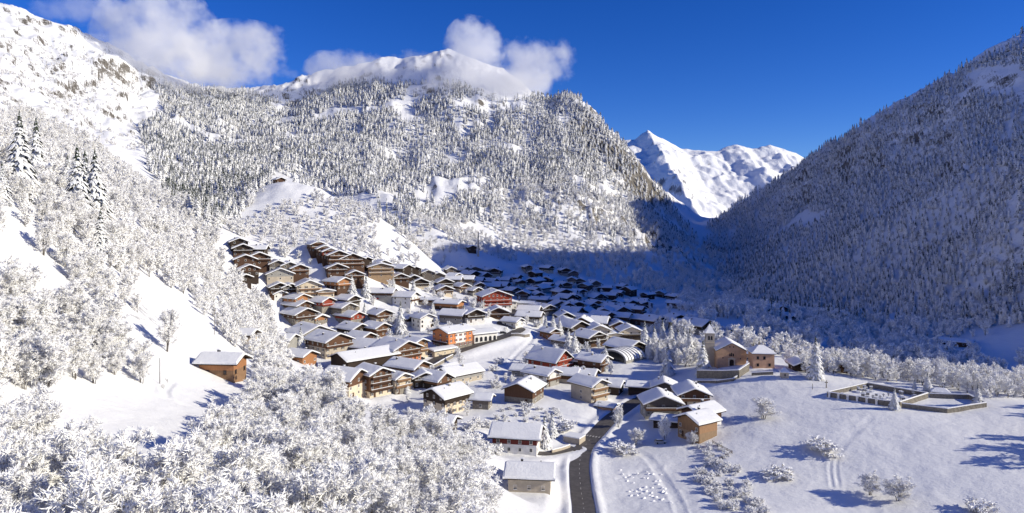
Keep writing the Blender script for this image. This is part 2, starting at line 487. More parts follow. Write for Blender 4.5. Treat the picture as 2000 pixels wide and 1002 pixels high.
    for k, c in dict(cream=(0.62, 0.53, 0.40), white=(0.74, 0.72, 0.68), beige=(0.45, 0.39, 0.31), grey=(0.30, 0.29, 0.27), coral=(0.55, 0.20, 0.10),
                     ochre=(0.54, 0.34, 0.21), pinkochre=(0.55, 0.34, 0.22), tangerine=(0.62, 0.24, 0.10)).items():
        M[k] = mat_plain('render_' + k, c, 0.13, 0.7)
    M['stone'] = mat_stone('rubble_stone', (0.25, 0.225, 0.19))
    M['wallstone'] = mat_stone('weathered_stone', (0.21, 0.19, 0.16))
    M['metal'] = mat_plain('dark_metal', (0.05, 0.05, 0.055), 0.1, 5, 0.5)
    m, t, b = new_mat('window_glass'); b.inputs['Base Color'].default_value = (0.018, 0.02, 0.026, 1); b.inputs['Roughness'].default_value = 0.12
    b.inputs['Specular IOR Level'].default_value = 0.5
    M['glass'] = m
    M['carpaint'] = mat_plain('car_paint', (0.35, 0.36, 0.38), 0.03, 2, 0.3)
    M['carred'] = mat_plain('car_paint_red', (0.32, 0.03, 0.03), 0.03, 2, 0.3)
    M['cardark'] = mat_plain('car_paint_dark', (0.03, 0.032, 0.04), 0.03, 2, 0.3)
    M['rubber'] = mat_plain('tyre_rubber', (0.02, 0.02, 0.02), 0.1, 4)
build_materials()

# ------------------------------------------------------------------ mesh helpers
class MB:
    def __init__(self):
        self.v = []; self.f = []; self.m = []
    def add(self, vs, fs, mi=0):
        o = len(self.v); self.v += [tuple(p) for p in vs]
        self.f += [tuple(i + o for i in f) for f in fs]; self.m += [mi] * len(fs)
        return self
    def box(self, x0, x1, y0, y1, z0, z1, mi=0):
        return self.add([(x0, y0, z0), (x1, y0, z0), (x1, y1, z0), (x0, y1, z0), (x0, y0, z1), (x1, y0, z1), (x1, y1, z1), (x0, y1, z1)],
                        [(0, 3, 2, 1), (4, 5, 6, 7), (0, 1, 5, 4), (1, 2, 6, 5), (2, 3, 7, 6), (3, 0, 4, 7)], mi)
    def tube(self, p0, p1, r0, r1, n=6, mi=0, cap=True):
        p0, p1 = Vector(p0), Vector(p1); d = (p1 - p0).normalized()
        a = d.orthogonal().normalized(); b = d.cross(a)
        vs = [p + (a * math.cos(2 * math.pi * i / n) + b * math.sin(2 * math.pi * i / n)) * r for p, r in ((p0, r0), (p1, r1)) for i in range(n)]
        fs = [(i, (i + 1) % n, n + (i + 1) % n, n + i) for i in range(n)]
        if cap:
            fs += [tuple(range(n))[::-1], tuple(range(n, 2 * n))]
        return self.add(vs, fs, mi)
    def extr(self, prof, axis, a, b, mi=0):
        """closed profile (u,v) pushed from a to b along an axis ('x' or 'y')"""
        n = len(prof)
        f = (lambda u, v, w: (w, u, v)) if axis == 'x' else (lambda u, v, w: (u, w, v))
        vs = [f(u, v, a) for u, v in prof] + [f(u, v, b) for u, v in prof]
        fs = [tuple(range(n)), tuple(range(2 * n - 1, n - 1, -1))] + [(i, n + i, n + (i + 1) % n, (i + 1) % n) for i in range(n)]
        return self.add(vs, fs, mi)
    def mesh(self, name, mats, smooth=False):
        me = bpy.data.meshes.new(name)
        me.from_pydata(self.v, [], self.f)
        for m in (mats if isinstance(mats, (list, tuple)) else [mats]):
            me.materials.append(M[m] if isinstance(m, str) else m)
        if any(self.m):
            me.polygons.foreach_set('material_index', self.m)
        if smooth:
            me.polygons.foreach_set('use_smooth', [True] * len(me.polygons))
        me.update()
        return me
    def build(self, name, mats, parent=None, loc=None, smooth=False):
        return link(name, self.mesh(name, mats, smooth), parent, loc)

def link(name, data, parent=None, loc=None, rz=0.0, scale=None):
    o = bpy.data.objects.new(name, data)
    col.objects.link(o)
    if parent is not None:
        o.parent = parent
    if loc is not None:
        o.location = loc
    if rz:
        o.rotation_euler = (0, 0, rz)
    if scale is not None:
        o.scale = scale
    return o

def tag(o, label, cat, group=None, kind=None):
    o['label'] = label; o['category'] = cat
    if group: o['group'] = group
    if kind: o['kind'] = kind
    return o

def empty(name, loc, rz=0.0):
    o = link(name, None, None, loc, rz)
    o.empty_display_size = 0.5
    return o

def arr_mesh(name, v, faces, mats, mi=None, smooth=False):
    """numpy vertices (n,3) and faces (m,k) to mesh"""
    me = bpy.data.meshes.new(name)
    v = np.asarray(v, np.float32); f = np.asarray(faces, np.int32)
    k = f.shape[1]
    me.vertices.add(len(v)); me.vertices.foreach_set('co', v.ravel())
    me.loops.add(f.size); me.loops.foreach_set('vertex_index', f.ravel())
    me.polygons.add(len(f)); me.polygons.foreach_set('loop_start', np.arange(0, f.size, k, dtype=np.int32))
    for m in mats:
        me.materials.append(M[m])
    if mi is not None:
        me.polygons.foreach_set('material_index', np.asarray(mi, np.int32))
    if smooth:
        me.polygons.foreach_set('use_smooth', np.ones(len(f), bool))
    me.update(calc_edges=True)
    return me

# ------------------------------------------------------------------ terrain mesh
def build_terrain():
    th = np.radians(np.concatenate([np.arange(-180, -40, 2.0), np.linspace(-40, 40, 760), np.arange(41, 180, 1.5)]))
    rr = np.concatenate([np.linspace(4, 50, 14), np.exp(np.arange(math.log(53), math.log(2600), 0.0062)), [2900, 3400]])
    x = rr[:, None] * np.sin(th)[None, :]; y = rr[:, None] * np.cos(th)[None, :]
    z = H(x, y)
    nr, ncol = z.shape
    v = np.stack([x, y, z], -1).reshape(-1, 3)
    i = np.arange(nr - 1)[:, None] * ncol; j = np.arange(ncol)[None, :]; j2 = (j + 1) % ncol
    a = (i + j).ravel(); b = (i + j2).ravel(); c = (i + ncol + j2).ravel(); d = (i + ncol + j).ravel()
    o = link('snowy_terrain', arr_mesh('snowy_terrain', v, np.stack([a, b, c, d], 1)[:, ::-1], ['ground'], smooth=True))
    tag(o, 'snow covered valley floor, hillsides and steep mountain slopes', 'terrain', kind='structure')
    # elevation horizon, used to leave out trees that no one could see
    e = np.maximum.accumulate((z - CAMZ) / rr[:, None], 0)
    return th, rr, e
TH, RR, ELEV = build_terrain()

def visible(x, y, ztop):
    r = np.hypot(x, y); t = np.arctan2(x, y)
    j = np.clip(np.searchsorted(TH, t), 0, len(TH) - 1)
    i = np.clip(np.searchsorted(RR, r) - 3, 0, len(RR) - 1)
    return (ztop - CAMZ) / r >= ELEV[i, j] - 0.002

def build_far_peak():
    D = 4500.0
    pts = [(1120, 330), (1180, 300), (1215, 274), (1240, 272), (1265, 253), (1290, 270), (1330, 291), (1400, 294), (1440, 281), (1470, 290), (1505, 283), (1555, 299), (1600, 330), (1750, 350)]
    xs = [(p[0] - 1000) / FPX * D for p in pts]; zs = [CAMZ + (HZ - p[1]) / FPX * D for p in pts]
    x = np.linspace(300, 2700, 300)[None, :] * np.ones((190, 1))
    y = np.linspace(3000, 5600, 190)[:, None] * np.ones((1, 300))
    warp = 90 * fbm(x / 500, y / 500, 3, 77)
    ridge = np.interp(x + 0 * warp, xs, zs)
    d = np.abs(y - D)
    # ribs run down from the peaks towards the viewer
    z = ridge - 0.47 * d * (y < D) - 0.6 * d * (y >= D)
    f = sstep(0, 260, d)
    z = z + f * (105 * (ridged((x + warp) / 420, y / 620, 5, 41) - 0.6)) + 30 * sstep(0, 100, d) * fbm(x / 110, y / 110, 3, 5) + 9 * fbm(x / 50, y / 50, 2, 15)
    v = np.stack([x, y, z], -1).reshape(-1, 3)
    i = np.arange(189)[:, None] * 300; j = np.arange(299)[None, :]
    a = (i + j).ravel()
    o = link('distant_mountain', arr_mesh('distant_mountain', v, np.stack([a, a + 1, a + 301, a + 300], 1), ['peak'], smooth=True))
    tag(o, 'distant sunlit white peaks closing the end of the valley', 'mountain', kind='structure')
build_far_peak()

# ------------------------------------------------------------------ tree meshes
def bezier3(a, b, c, n):
    t = np.linspace(0, 1, n)[:, None]
    return (1 - t) ** 2 * a + 2 * t * (1 - t) * b + t * t * c

def spruce_parts(seed, Ht=20.0, Rd=3.6, whorls=18, per=8, segs=3, side=True, bare=0.04, skirts=8, hem=10, fronds=True, core=0.72):
    """trunk and crown arrays of one snow laden spruce, foot at the origin"""
    g = np.random.default_rng(seed)
    V = []; F = []
    def frond(base, dirv, length, width, droop, rise):
        mid = base + dirv * length * 0.5 + np.array([0, 0, rise * length])
        tip = base + dirv * length + np.array([0, 0, -droop * length])
        sp = bezier3(base, mid, tip, segs + 1)
        sd = np.array([-dirv[1], dirv[0], 0.0])
        o = len(V)
        prof = np.array([0.35, 1.0, 0.8, 0.12]) if segs == 3 else np.interp(np.linspace(0, 1, segs + 1), [0, .4, .75, 1], [.35, 1, .8, .1])
        for k in range(segs + 1):
            w = width * prof[k] * g.uniform(0.7, 1.3)
            dz = -0.42 * w * g.uniform(0.6, 1.4)
            V.append(sp[k]); V.append(sp[k] + sd * w + [0, 0, dz]); V.append(sp[k] - sd * w * g.uniform(0.7, 1.2) + [0, 0, dz])
        for k in range(segs):
            a = o + 3 * k; b = a + 3
            F.append((a, a + 1, b + 1, b)); F.append((a + 2, a, b, b + 2)); F.append((a + 1, a + 2, b + 2, b + 1))
    # layered skirts of needles give the crown its body
    for k in range(skirts):
        t = bare + (1 - bare) * (k + 0.15 * g.random()) / skirts
        rad = core * Rd * ((1 - t) ** 0.85 * (0.8 + 0.3 * min(1, t * 6))) + 0.12
        zt = Ht * (t + 1.15 / skirts) if k < skirts - 1 else Ht * 1.03
        zb = Ht * t
        o = len(V); a0 = g.uniform(0, 6.28)
        rt_ = rad * 0.22 if k < skirts - 1 else 0.02
        for i in range(hem):
            a = a0 + 6.283 * i / hem
            V.append(np.array([rt_ * math.cos(a), rt_ * math.sin(a), min(zt, Ht * 1.03)]))
        for i in range(hem):
            a = a0 + 6.283 * i / hem + g.uniform(-0.12, 0.12)
            f = (1.15 if i % 2 else 0.72) * g.uniform(0.82, 1.18)
            V.append(np.array([rad * f * math.cos(a), rad * f * math.sin(a), zb + (-0.25 if i % 2 else 0.35) * Ht / skirts * g.uniform(0.5, 1.3)]))
        for i in range(hem):
            F.append((o + i, o + hem + i, o + hem + (i + 1) % hem, o + (i + 1) % hem))
    for wv in range(whorls if fronds else 0):
        t = bare + (1 - bare) * (wv + 0.3 * g.random()) / whorls
        z = Ht * t
        L = Rd * (1 - t) ** 0.85 * (0.75 + 0.35 * min(1, t * 6)) + 0.25
        nb = max(4, int(per * (1 - 0.45 * t)))
        a0 = g.uniform(0, 6.28)
        for k in range(nb):
            a = a0 + 6.283 * k / nb + g.uniform(-0.25, 0.25)
            ln = L * g.uniform(0.72, 1.18)
            d = np.array([math.cos(a), math.sin(a), 0.0])
            base = np.array([0, 0, z + g.uniform(-0.6, 0.6) * Ht / whorls])
            dr = g.uniform(0.5, 0.95) * (1.1 - 0.35 * t)
            frond(base, d, ln, ln * g.uniform(0.13, 0.22) + 0.08, dr, g.uniform(0.05, 0.2))
            if side and ln > 1.2:
                for s in (-1, 1):
                    a2 = a + s * g.uniform(0.45, 0.8)
                    d2 = np.array([math.cos(a2), math.sin(a2), 0.0])
                    f = g.uniform(0.25, 0.5)
                    b2 = base + d * ln * f + np.array([0, 0, -dr * ln * f * f])
                    frond(b2, d2, ln * g.uniform(0.42, 0.62), ln * 0.15, dr * 1.1, 0.02)
    # leader
    o = len(V); top = Ht * 1.035
    V += [np.array([0.22, 0, Ht * 0.95]), np.array([-0.11, 0.19, Ht * 0.95]), np.array([-0.11, -0.19, Ht * 0.95]), np.array([0, 0, top])]
    F += [(o, o + 1, o + 3, o + 3), (o + 1, o + 2, o + 3, o + 3), (o + 2, o, o + 3, o + 3)]
    n = 6; tv = []; tf = []
    for zz, r in ((-1.5, Ht * 0.02), (Ht * 0.4, Ht * 0.013), (Ht * 0.97, 0.04)):
        tv += [(r * math.cos(6.283 * i / n), r * math.sin(6.283 * i / n), zz) for i in range(n)]
    for k in range(2):
        tf += [(k * n + i, k * n + (i + 1) % n, (k + 1) * n + (i + 1) % n, (k + 1) * n + i) for i in range(n)]
    return np.array(tv), tf, np.array(V), F

def faces_mesh(name, parts, mats, smooth=False):
    """parts: list of (verts, faces, material index); quads with a doubled corner become triangles"""
    vs = []; fs = []; mi = []; o = 0
    for v, f, k in parts:
        vs.append(v)
        for q in f:
            q = tuple(int(i) + o for i in q)
            if len(q) == 4 and q[2] == q[3]: q = q[:3]
            fs.append(q); mi.append(k)
        o += len(v)
    me = bpy.data.meshes.new(name)
    me.from_pydata(np.concatenate(vs).tolist(), [], fs)
    for m in mats: me.materials.append(M[m])
    me.polygons.foreach_set('material_index', mi)
    me.update()
    return me

def bare_parts(seed, Ht=10.0, Rc=3.2, stems=3, prim=9, sec=7, twigs=7, tw=0.075, tl=1.0, lean=0.15):
    """limbs and twig cloud of one bare broadleaf tree loaded with snow"""
    g = np.random.default_rng(seed)
    limbs = []; tw_a = []; tw_b = []; tw_r = []
    def unit(v): return v / (np.linalg.norm(v) + 1e-9)
    for s in range(stems):
        a = g.uniform(0, 6.283); ln = Ht * g.uniform(0.72, 1.0) if s else Ht
        lean_v = np.array([math.cos(a), math.sin(a), 0]) * Ht * lean * g.uniform(0.4, 1.6) * (1 if s else 0.5)
        base = np.array([math.cos(a), math.sin(a), 0]) * 0.3 * (s > 0)
        top = base + lean_v + np.array([0, 0, ln])
        mid = base + lean_v * 0.25 + np.array([0, 0, ln * 0.5]) + g.normal(0, 0.25, 3)
        sp = bezier3(base + [0, 0, -1.2], mid, top, 8)
        r0 = Ht * 0.017 * (1.0 if s == 0 else 0.75)
        for k in range(7):
            limbs.append((sp[k], sp[k + 1], r0 * (1 - k / 7.6), r0 * (1 - (k + 1) / 7.6)))
        for p in range(prim):
            t = 0.22 + 0.76 * (p + g.random()) / prim
            i = min(int(t * 7), 6); o = sp[i] + (sp[i + 1] - sp[i]) * (t * 7 - i)
            az = g.uniform(0, 6.283)
            el = g.uniform(0.35, 1.0)
            d = np.array([math.cos(az) * math.cos(el), math.sin(az) * math.cos(el), math.sin(el)])
            prof = math.sin(math.pi * min(1, max(0.12, t * 0.85 + 0.05))) ** 0.6
            L = Rc * prof * g.uniform(0.75, 1.2) * (1.25 if stems == 1 else 1.0)
            e = o + d * L
            m = o + d * L * 0.5 + g.normal(0, 0.12 * L, 3) * 0.6
            bs = bezier3(o, m, e, 4)
            rr = max(0.03, r0 * 0.38 * (1 - 0.5 * t))
            for k in range(3):
                limbs.append((bs[k], bs[k + 1], rr * (1 - k / 3.6), rr * (1 - (k + 1) / 3.6)))
            for q in range(sec):
                u = 0.2 + 0.8 * (q + g.random()) / sec
                i = min(int(u * 3), 2); so = bs[i] + (bs[i + 1] - bs[i]) * (u * 3 - i)
                sd = unit(d * 0.7 + g.normal(0, 0.62, 3) + np.array([0, 0, 0.15]))
                sl = L * g.uniform(0.25, 0.5) * (1.15 - 0.4 * u)
                se = so + sd * sl
                tw_a.append(so); tw_b.append(se); tw_r.append(tw * 0.75)
                for w in range(twigs):
                    v = (w + g.random()) / twigs
                    to = so + (se - so) * v
                    td = unit(sd * 0.8 + g.normal(0, 0.75, 3) + np.array([0, 0, 0.05]))
                    tw_a.append(to); tw_b.append(to + td * tl * g.uniform(0.4, 1.1)); tw_r.append(tw * g.uniform(0.6, 1.35))
    A = np.array(tw_a); B = np.array(tw_b); rad = np.array(tw_r)[:, None]
    n = len(A); d = B - A; d /= np.linalg.norm(d, axis=1, keepdims=True) + 1e-9
    up = np.array([0, 0, 1.0]); sx = np.cross(d, up); sx /= np.linalg.norm(sx, axis=1, keepdims=True) + 1e-6
    uz = np.cross(sx, d)
    mid = (A + B) / 2 + uz * 0.0 - up * (0.06 * np.linalg.norm(B - A, axis=1, keepdims=True))
    def ring(c, k):
        return [c + uz * rad * k * 1.25, c + sx * rad * k - uz * rad * k * 0.5, c - sx * rad * k - uz * rad * k * 0.5]
    V = np.stack(ring(A, 0.8) + ring(mid, 1.15) + [B], 1).reshape(-1, 3)          # 7 vertices a twig
    o = (np.arange(n) * 7)[:, None]
    tri = []
    for a, b in ((0, 1), (1, 2), (2, 0)):
        tri.append(np.concatenate([o + a, o + b, o + 3 + b, o + 3 + a], 1))
        tri.append(np.concatenate([o + 3 + a, o + 3 + b, o + 6, o + 6], 1))
    F = np.concatenate(tri, 0)
    m = MB()
    for p0, p1, ra, rb in limbs:
        m.tube(p0, p1, ra, rb, 5, cap=False)
    return np.array(m.v), m.f, V, F

def tree_set(fn, names, mats, variants, **kw):
    """for each seed: (trunk mesh, crown mesh, whole mesh)"""
    out = []
    for s in variants:
        tv, tf, cv, cf = fn(s, **kw)
        out.append((faces_mesh(names + '_trunk', [(tv, tf, 0)], [mats[0]]),
                    faces_mesh(names + '_crown', [(cv, cf, 0)], [mats[1]]),
                    faces_mesh(names, [(tv, tf, 0), (cv, cf, 1)], mats)))
    return out

SPRUCE_HERO = tree_set(spruce_parts, 'spruce', ['bark', 'spruce'], [1, 2, 3, 4], whorls=24, per=10, side=True, skirts=10, hem=12, core=0.6, Rd=4.4)
SPRUCE_MID = tree_set(spruce_parts, 'spruce', ['bark', 'spruce'], [11, 12, 13], whorls=13, per=7, side=False, Rd=3.4, skirts=9, hem=10, core=0.7)
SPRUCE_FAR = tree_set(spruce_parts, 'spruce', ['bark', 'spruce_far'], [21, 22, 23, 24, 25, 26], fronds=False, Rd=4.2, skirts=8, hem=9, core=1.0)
BARE_HERO = tree_set(bare_parts, 'bare_tree', ['bark', 'twig'], [31, 32, 33, 34, 35], stems=4, prim=11, sec=9, twigs=14, tw=0.038, tl=0.85)
BARE_MID = tree_set(bare_parts, 'bare_tree', ['bark', 'twig'], [41, 42, 43, 44], stems=3, prim=9, sec=7, twigs=8, tw=0.085, tl=0.95)
BARE_FAR = tree_set(bare_parts, 'bare_tree', ['bark', 'hoar'], [51, 52, 53, 54], stems=3, prim=7, sec=5, twigs=6, tw=0.16, tl=1.2)
BUSH = tree_set(bare_parts, 'bush', ['bark', 'twig'], [61, 62, 63], Ht=1.5, Rc=1.3, stems=5, prim=6, sec=6, twigs=7, tw=0.05, tl=0.42, lean=0.5)

# ------------------------------------------------------------------ scattering
def inpoly(px, py, poly):
    c = np.zeros(px.shape, bool); n = len(poly)
    for i in range(n):
        x1, y1 = poly[i]; x2, y2 = poly[(i + 1) % n]
        if y1 == y2: continue
        k = ((y1 > py) != (y2 > py)) & (px < (x2 - x1) * (py - y1) / (y2 - y1) + x1)
        c ^= k
    return c

AVOID = []                                         # (x, y, radius) of buildings; filled as they are built
def clear_of_things(x, y, pad=1.5):
    ok = np.ones(x.shape, bool)
    for ax, ay, ar in AVOID:
        ok &= (x - ax) ** 2 + (y - ay) ** 2 > (ar + pad) ** 2
    for key in ('main', 'upper', 'lane'):
        path, hw = ROADS[key]
        d, _ = path_dist(x, y, path[::3])
        ok &= d > hw + 2.5
    return ok

def scatter(polys, dmin, dmax, step, keep=1.0, holes=(), seed=1, clump=None, near_roads=True):
    """jittered points on the ground whose foot lies in the given outlines"""
    g = np.random.default_rng(seed)
    allp = np.concatenate([np.array(p) for p in polys])
    ax0 = (allp[:, 0].min() - 1000) / FPX; ax1 = (allp[:, 0].max() - 1000) / FPX
    x0 = min(ax0 * dmin, ax0 * dmax); x1 = max(ax1 * dmin, ax1 * dmax)
    gx, gy = np.meshgrid(np.arange(x0, x1, step), np.arange(dmin, dmax, step))
    x = gx.ravel() + g.uniform(-.48, .48, gx.size) * step; y = gy.ravel() + g.uniform(-.48, .48, gx.size) * step
    m = (x / y > ax0) & (x / y < ax1) & (g.random(x.size) < keep)
    x, y = x[m], y[m]
    z = base_h(x, y)
    px, py = proj(x, y, z)
    ok = np.zeros(x.shape, bool)
    for p in polys: ok |= inpoly(px, py, p)
    for p in holes: ok &= ~inpoly(px, py, p)
    if clump:
        sc_, thr = clump
        ok &= fbm(x / sc_, y / sc_, 3, 91 + seed) > thr
    x, y = x[ok], y[ok]
    if near_roads and dmin < 480:
        ok = clear_of_things(x, y); x, y = x[ok], y[ok]
    z = H(x, y)
    ok = visible(x, y, z + 12)
    return np.stack([x[ok], y[ok], z[ok]], 1)

def stuff_forest(name, label, cat, pts, scl, variants, seed=0):
    """one object that sets copies of whole trees on points"""
    g = np.random.default_rng(seed)
    me = bpy.data.meshes.new(name)
    n = len(pts)
    me.vertices.add(n); me.vertices.foreach_set('co', np.asarray(pts, np.float32).ravel())
    a = me.attributes.new('spin', 'FLOAT', 'POINT'); a.data.foreach_set('value', g.uniform(0, 6.283, n).astype(np.float32))
    a = me.attributes.new('size', 'FLOAT', 'POINT'); a.data.foreach_set('value', np.asarray(scl, np.float32))
    a = me.attributes.new('pick', 'INT', 'POINT'); a.data.foreach_set('value', g.integers(0, len(variants), n).astype(np.int32))
    o = link(name, me)
    tag(o, label, cat, kind='stuff')
    ng = bpy.data.node_groups.new(name, 'GeometryNodeTree')
    ng.interface.new_socket('Geometry', in_out='INPUT', socket_type='NodeSocketGeometry')
    ng.interface.new_socket('Geometry', in_out='OUTPUT', socket_type='NodeSocketGeometry')
    N = ng.nodes; L = ng.links
    gi = N.new('NodeGroupInput'); go = N.new('NodeGroupOutput')
    ip = N.new('GeometryNodeInstanceOnPoints'); jn = N.new('GeometryNodeJoinGeometry')
    for v in variants[::-1]:
        src = bpy.data.objects.new(name + '_source', v)
        oi = N.new('GeometryNodeObjectInfo'); oi.inputs['Object'].default_value = src
        gti = N.new('GeometryNodeGeometryToInstance')
        L.new(oi.outputs['Geometry'], gti.inputs[0]); L.new(gti.outputs[0], jn.inputs[0])
    def named(nm, typ):
        q = N.new('GeometryNodeInputNamedAttribute'); q.data_type = typ; q.inputs['Name'].default_value = nm
        return q.outputs['Attribute']
    cx = N.new('ShaderNodeCombineXYZ'); L.new(named('spin', 'FLOAT'), cx.inputs[2])
    L.new(gi.outputs[0], ip.inputs['Points']); L.new(jn.outputs[0], ip.inputs['Instance'])
    ip.inputs['Pick Instance'].default_value = True
    L.new(named('pick', 'INT'), ip.inputs['Instance Index'])
    L.new(cx.outputs[0], ip.inputs['Rotation']); L.new(named('size', 'FLOAT'), ip.inputs['Scale'])
    L.new(ip.outputs[0], go.inputs[0])
    md = o.modifiers.new('trees', 'NODES'); md.node_group = ng
    return o

def plant(kind, variant, loc, scale, label, cat, group, parts=True, rz=None, wide=1.0):
    """one tree as a thing of its own"""
    tm, cm, wm = variant
    rz = random.uniform(0, 6.283) if rz is None else rz
    s = (scale * wide, scale * wide, scale)
    if parts:
        o = link(kind, None, None, loc, rz, s)
        link('trunk', tm, o); link('crown', cm, o)
    else:
        o = link(kind, wm, None, loc, rz, s)
    return tag(o, label, cat, group)

# ------------------------------------------------------------------ roads
def ribbon(path, hw, lift, name, mat, parent=None):
    d = np.gradient(path[:, :2], axis=0); d /= np.linalg.norm(d, axis=1, keepdims=True)
    nrm = np.stack([-d[:, 1], d[:, 0]], 1)
    cols = np.array([-1, -0.5, 0, 0.5, 1]) * hw
    v = []
    for c in cols:
        v.append(np.column_stack([path[:, :2] + nrm * c, path[:, 2] + lift]))
    v = np.stack(v, 1).reshape(-1, 3)
    k = len(cols); n = len(path)
    f = [(i * k + j, i * k + j + 1, (i + 1) * k + j + 1, (i + 1) * k + j) for i in range(n - 1) for j in range(k - 1)]
    return link(name, faces_mesh(name, [(v, [q[::-1] for q in f], 0)], [mat]), parent)

def build_roads():
    main = ribbon(ROADS['main'][0], ROADS['main'][1], 0.012, 'road', 'asphalt')
    tag(main, 'cleared grey asphalt road curving up from the bottom edge', 'road', kind='structure')
    up = ribbon(ROADS['upper'][0], ROADS['upper'][1], 0.06, 'road', 'asphalt')
    tag(up, 'cleared asphalt road with a hairpin climbing through the village', 'road', kind='structure')
    ln = ribbon(ROADS['lane'][0], ROADS['lane'][1], 0.004, 'road', 'asphalt')
    tag(ln, 'short side lane leaving the road towards the garage', 'road', kind='structure')
    path = ROADS['main'][0]
    s = np.concatenate([[0], np.cumsum(np.linalg.norm(np.diff(path[:, :2], axis=0), axis=1))])
    def at_s(u):
        p = np.array([np.interp(u, s, path[:, k]) for k in range(3)])
        q = np.array([np.interp(u + 0.5, s, path[:, k]) for k in range(3)])
        return p, math.atan2(-(q - p)[0], (q - p)[1])
    dm = MB().box(-0.075, 0.075, -0.75, 0.75, 0, 0.004).mesh('centre_dash', 'paint')
    cross_s = None
    for i in range(len(path)):
        if proj(*path[i])[1] < 852:
            cross_s = s[i]; break
    u = 6.0
    while u < cross_s - 3:
        p, a = at_s(u); link('centre_dash', dm, main, (p[0], p[1], p[2] + 0.018), a); u += 4.0
    cm = MB().box(-0.28, 0.28, -1.3, 1.3, 0, 0.004).mesh('crossing_stripe', 'paint')
    p, a = at_s(cross_s)
    for k in range(5):
        off = (k - 2) * 1.15
        link('crossing_stripe', cm, main, (p[0] + math.cos(a) * off, p[1] + math.sin(a) * off, p[2] + 0.018), a)
build_roads()

# ------------------------------------------------------------------ houses
WIN = {}
def window_mesh(kind, sh, frame):
    key = (kind, sh, frame)
    if key in WIN: return WIN[key]
    m = MB()
    if kind == 'near':
        for b in ((-0.5, -0.42, 0, 1.25), (0.42, 0.5, 0, 1.25), (-0.42, 0.42, 0, 0.08), (-0.42, 0.42, 1.17, 1.25), (-0.03, 0.03, 0.08, 1.17)):
            m.box(b[0], b[1], -0.09, 0.0, b[2], b[3], 0)
        m.box(-0.6, 0.6, -0.16, 0.0, -0.08, -0.002, 0)
        if sh:
            m.box(-0.98, -0.53, -0.07, 0.0, 0.02, 1.23, 1); m.box(0.53, 0.98, -0.07, 0.0, 0.02, 1.23, 1)
        fr = m.mesh('window', [frame, sh or frame])
        pane = MB().box(-0.42, 0.42, -0.03, 0.0, 0.08, 1.17).mesh('pane', 'glass')
    else:
        m.box(-0.5, 0.5, -0.06, 0.0, 0, 1.25, 0); m.box(-0.4, 0.4, -0.075, -0.061, 0.1, 1.15, 1)
        fr = m.mesh('window', [frame, 'glass']); pane = None
    WIN[key] = (fr, pane)
    return WIN[key]

def roof_snow(W, L, ox, oy, pitch, T, z0, asym=0.0, flat=False, seed=0):
    g = np.random.default_rng(seed)
    hx = W / 2 + ox; hy = L / 2 + oy
    u = np.array([-1, -0.985, -0.94, -0.7, -0.45, -0.2, -0.05, 0.05, 0.2, 0.45, 0.7, 0.94, 0.985, 1.0]); v = np.array([-1, -0.985, -0.93, -0.5, 0, 0.5, 0.93, 0.985, 1.0])
    X = u[None, :] * hx; Y = v[:, None] * hy * np.ones_like(X); X = X * np.ones((len(v), 1))
    def rz(x): return z0 - pitch * (np.sqrt(x * x + 0.12) - 0.35) if not flat else z0 - pitch * x
    edge = np.minimum(1 - np.abs(u)[None, :] ** 1 + 0 * Y, 1 - np.abs(v)[:, None] + 0 * X)
    th = T * (0.62 + 0.38 * sstep(0, 0.08, edge)) * (0.88 + 0.3 * vnoise(X / 2.5 + seed, Y / 2.5, seed))
    # ragged eaves
    X2 = X.copy(); rag = (vnoise(Y * 0.9, X * 0 + seed, 3) - 0.3) * 0.22
    X2 += np.sign(X) * np.where(np.abs(u)[None, :] > 0.98, rag, 0)
    top = np.stack([X2, Y, rz(X) + th], -1).reshape(-1, 3)
    bot = np.stack([X2 * 0.998, Y * 0.998, rz(X) + 0.004], -1).reshape(-1, 3)
    nx, ny = len(u), len(v); o = nx * ny; F = []
    for j in range(ny - 1):
        for i in range(nx - 1):
            a = j * nx + i; F.append((a, a + 1, a + nx + 1, a + nx))
    ring = [i for i in range(nx)] + [j * nx + nx - 1 for j in range(1, ny)] + [(ny - 1) * nx + i for i in range(nx - 2, -1, -1)] + [j * nx for j in range(ny - 2, 0, -1)]
    for a, b in zip(ring, ring[1:] + ring[:1]):
        F.append((b, a, a + o, b + o))
    return faces_mesh('snow_cover', [(np.vstack([top, bot]), F, 0)], ['snow'])

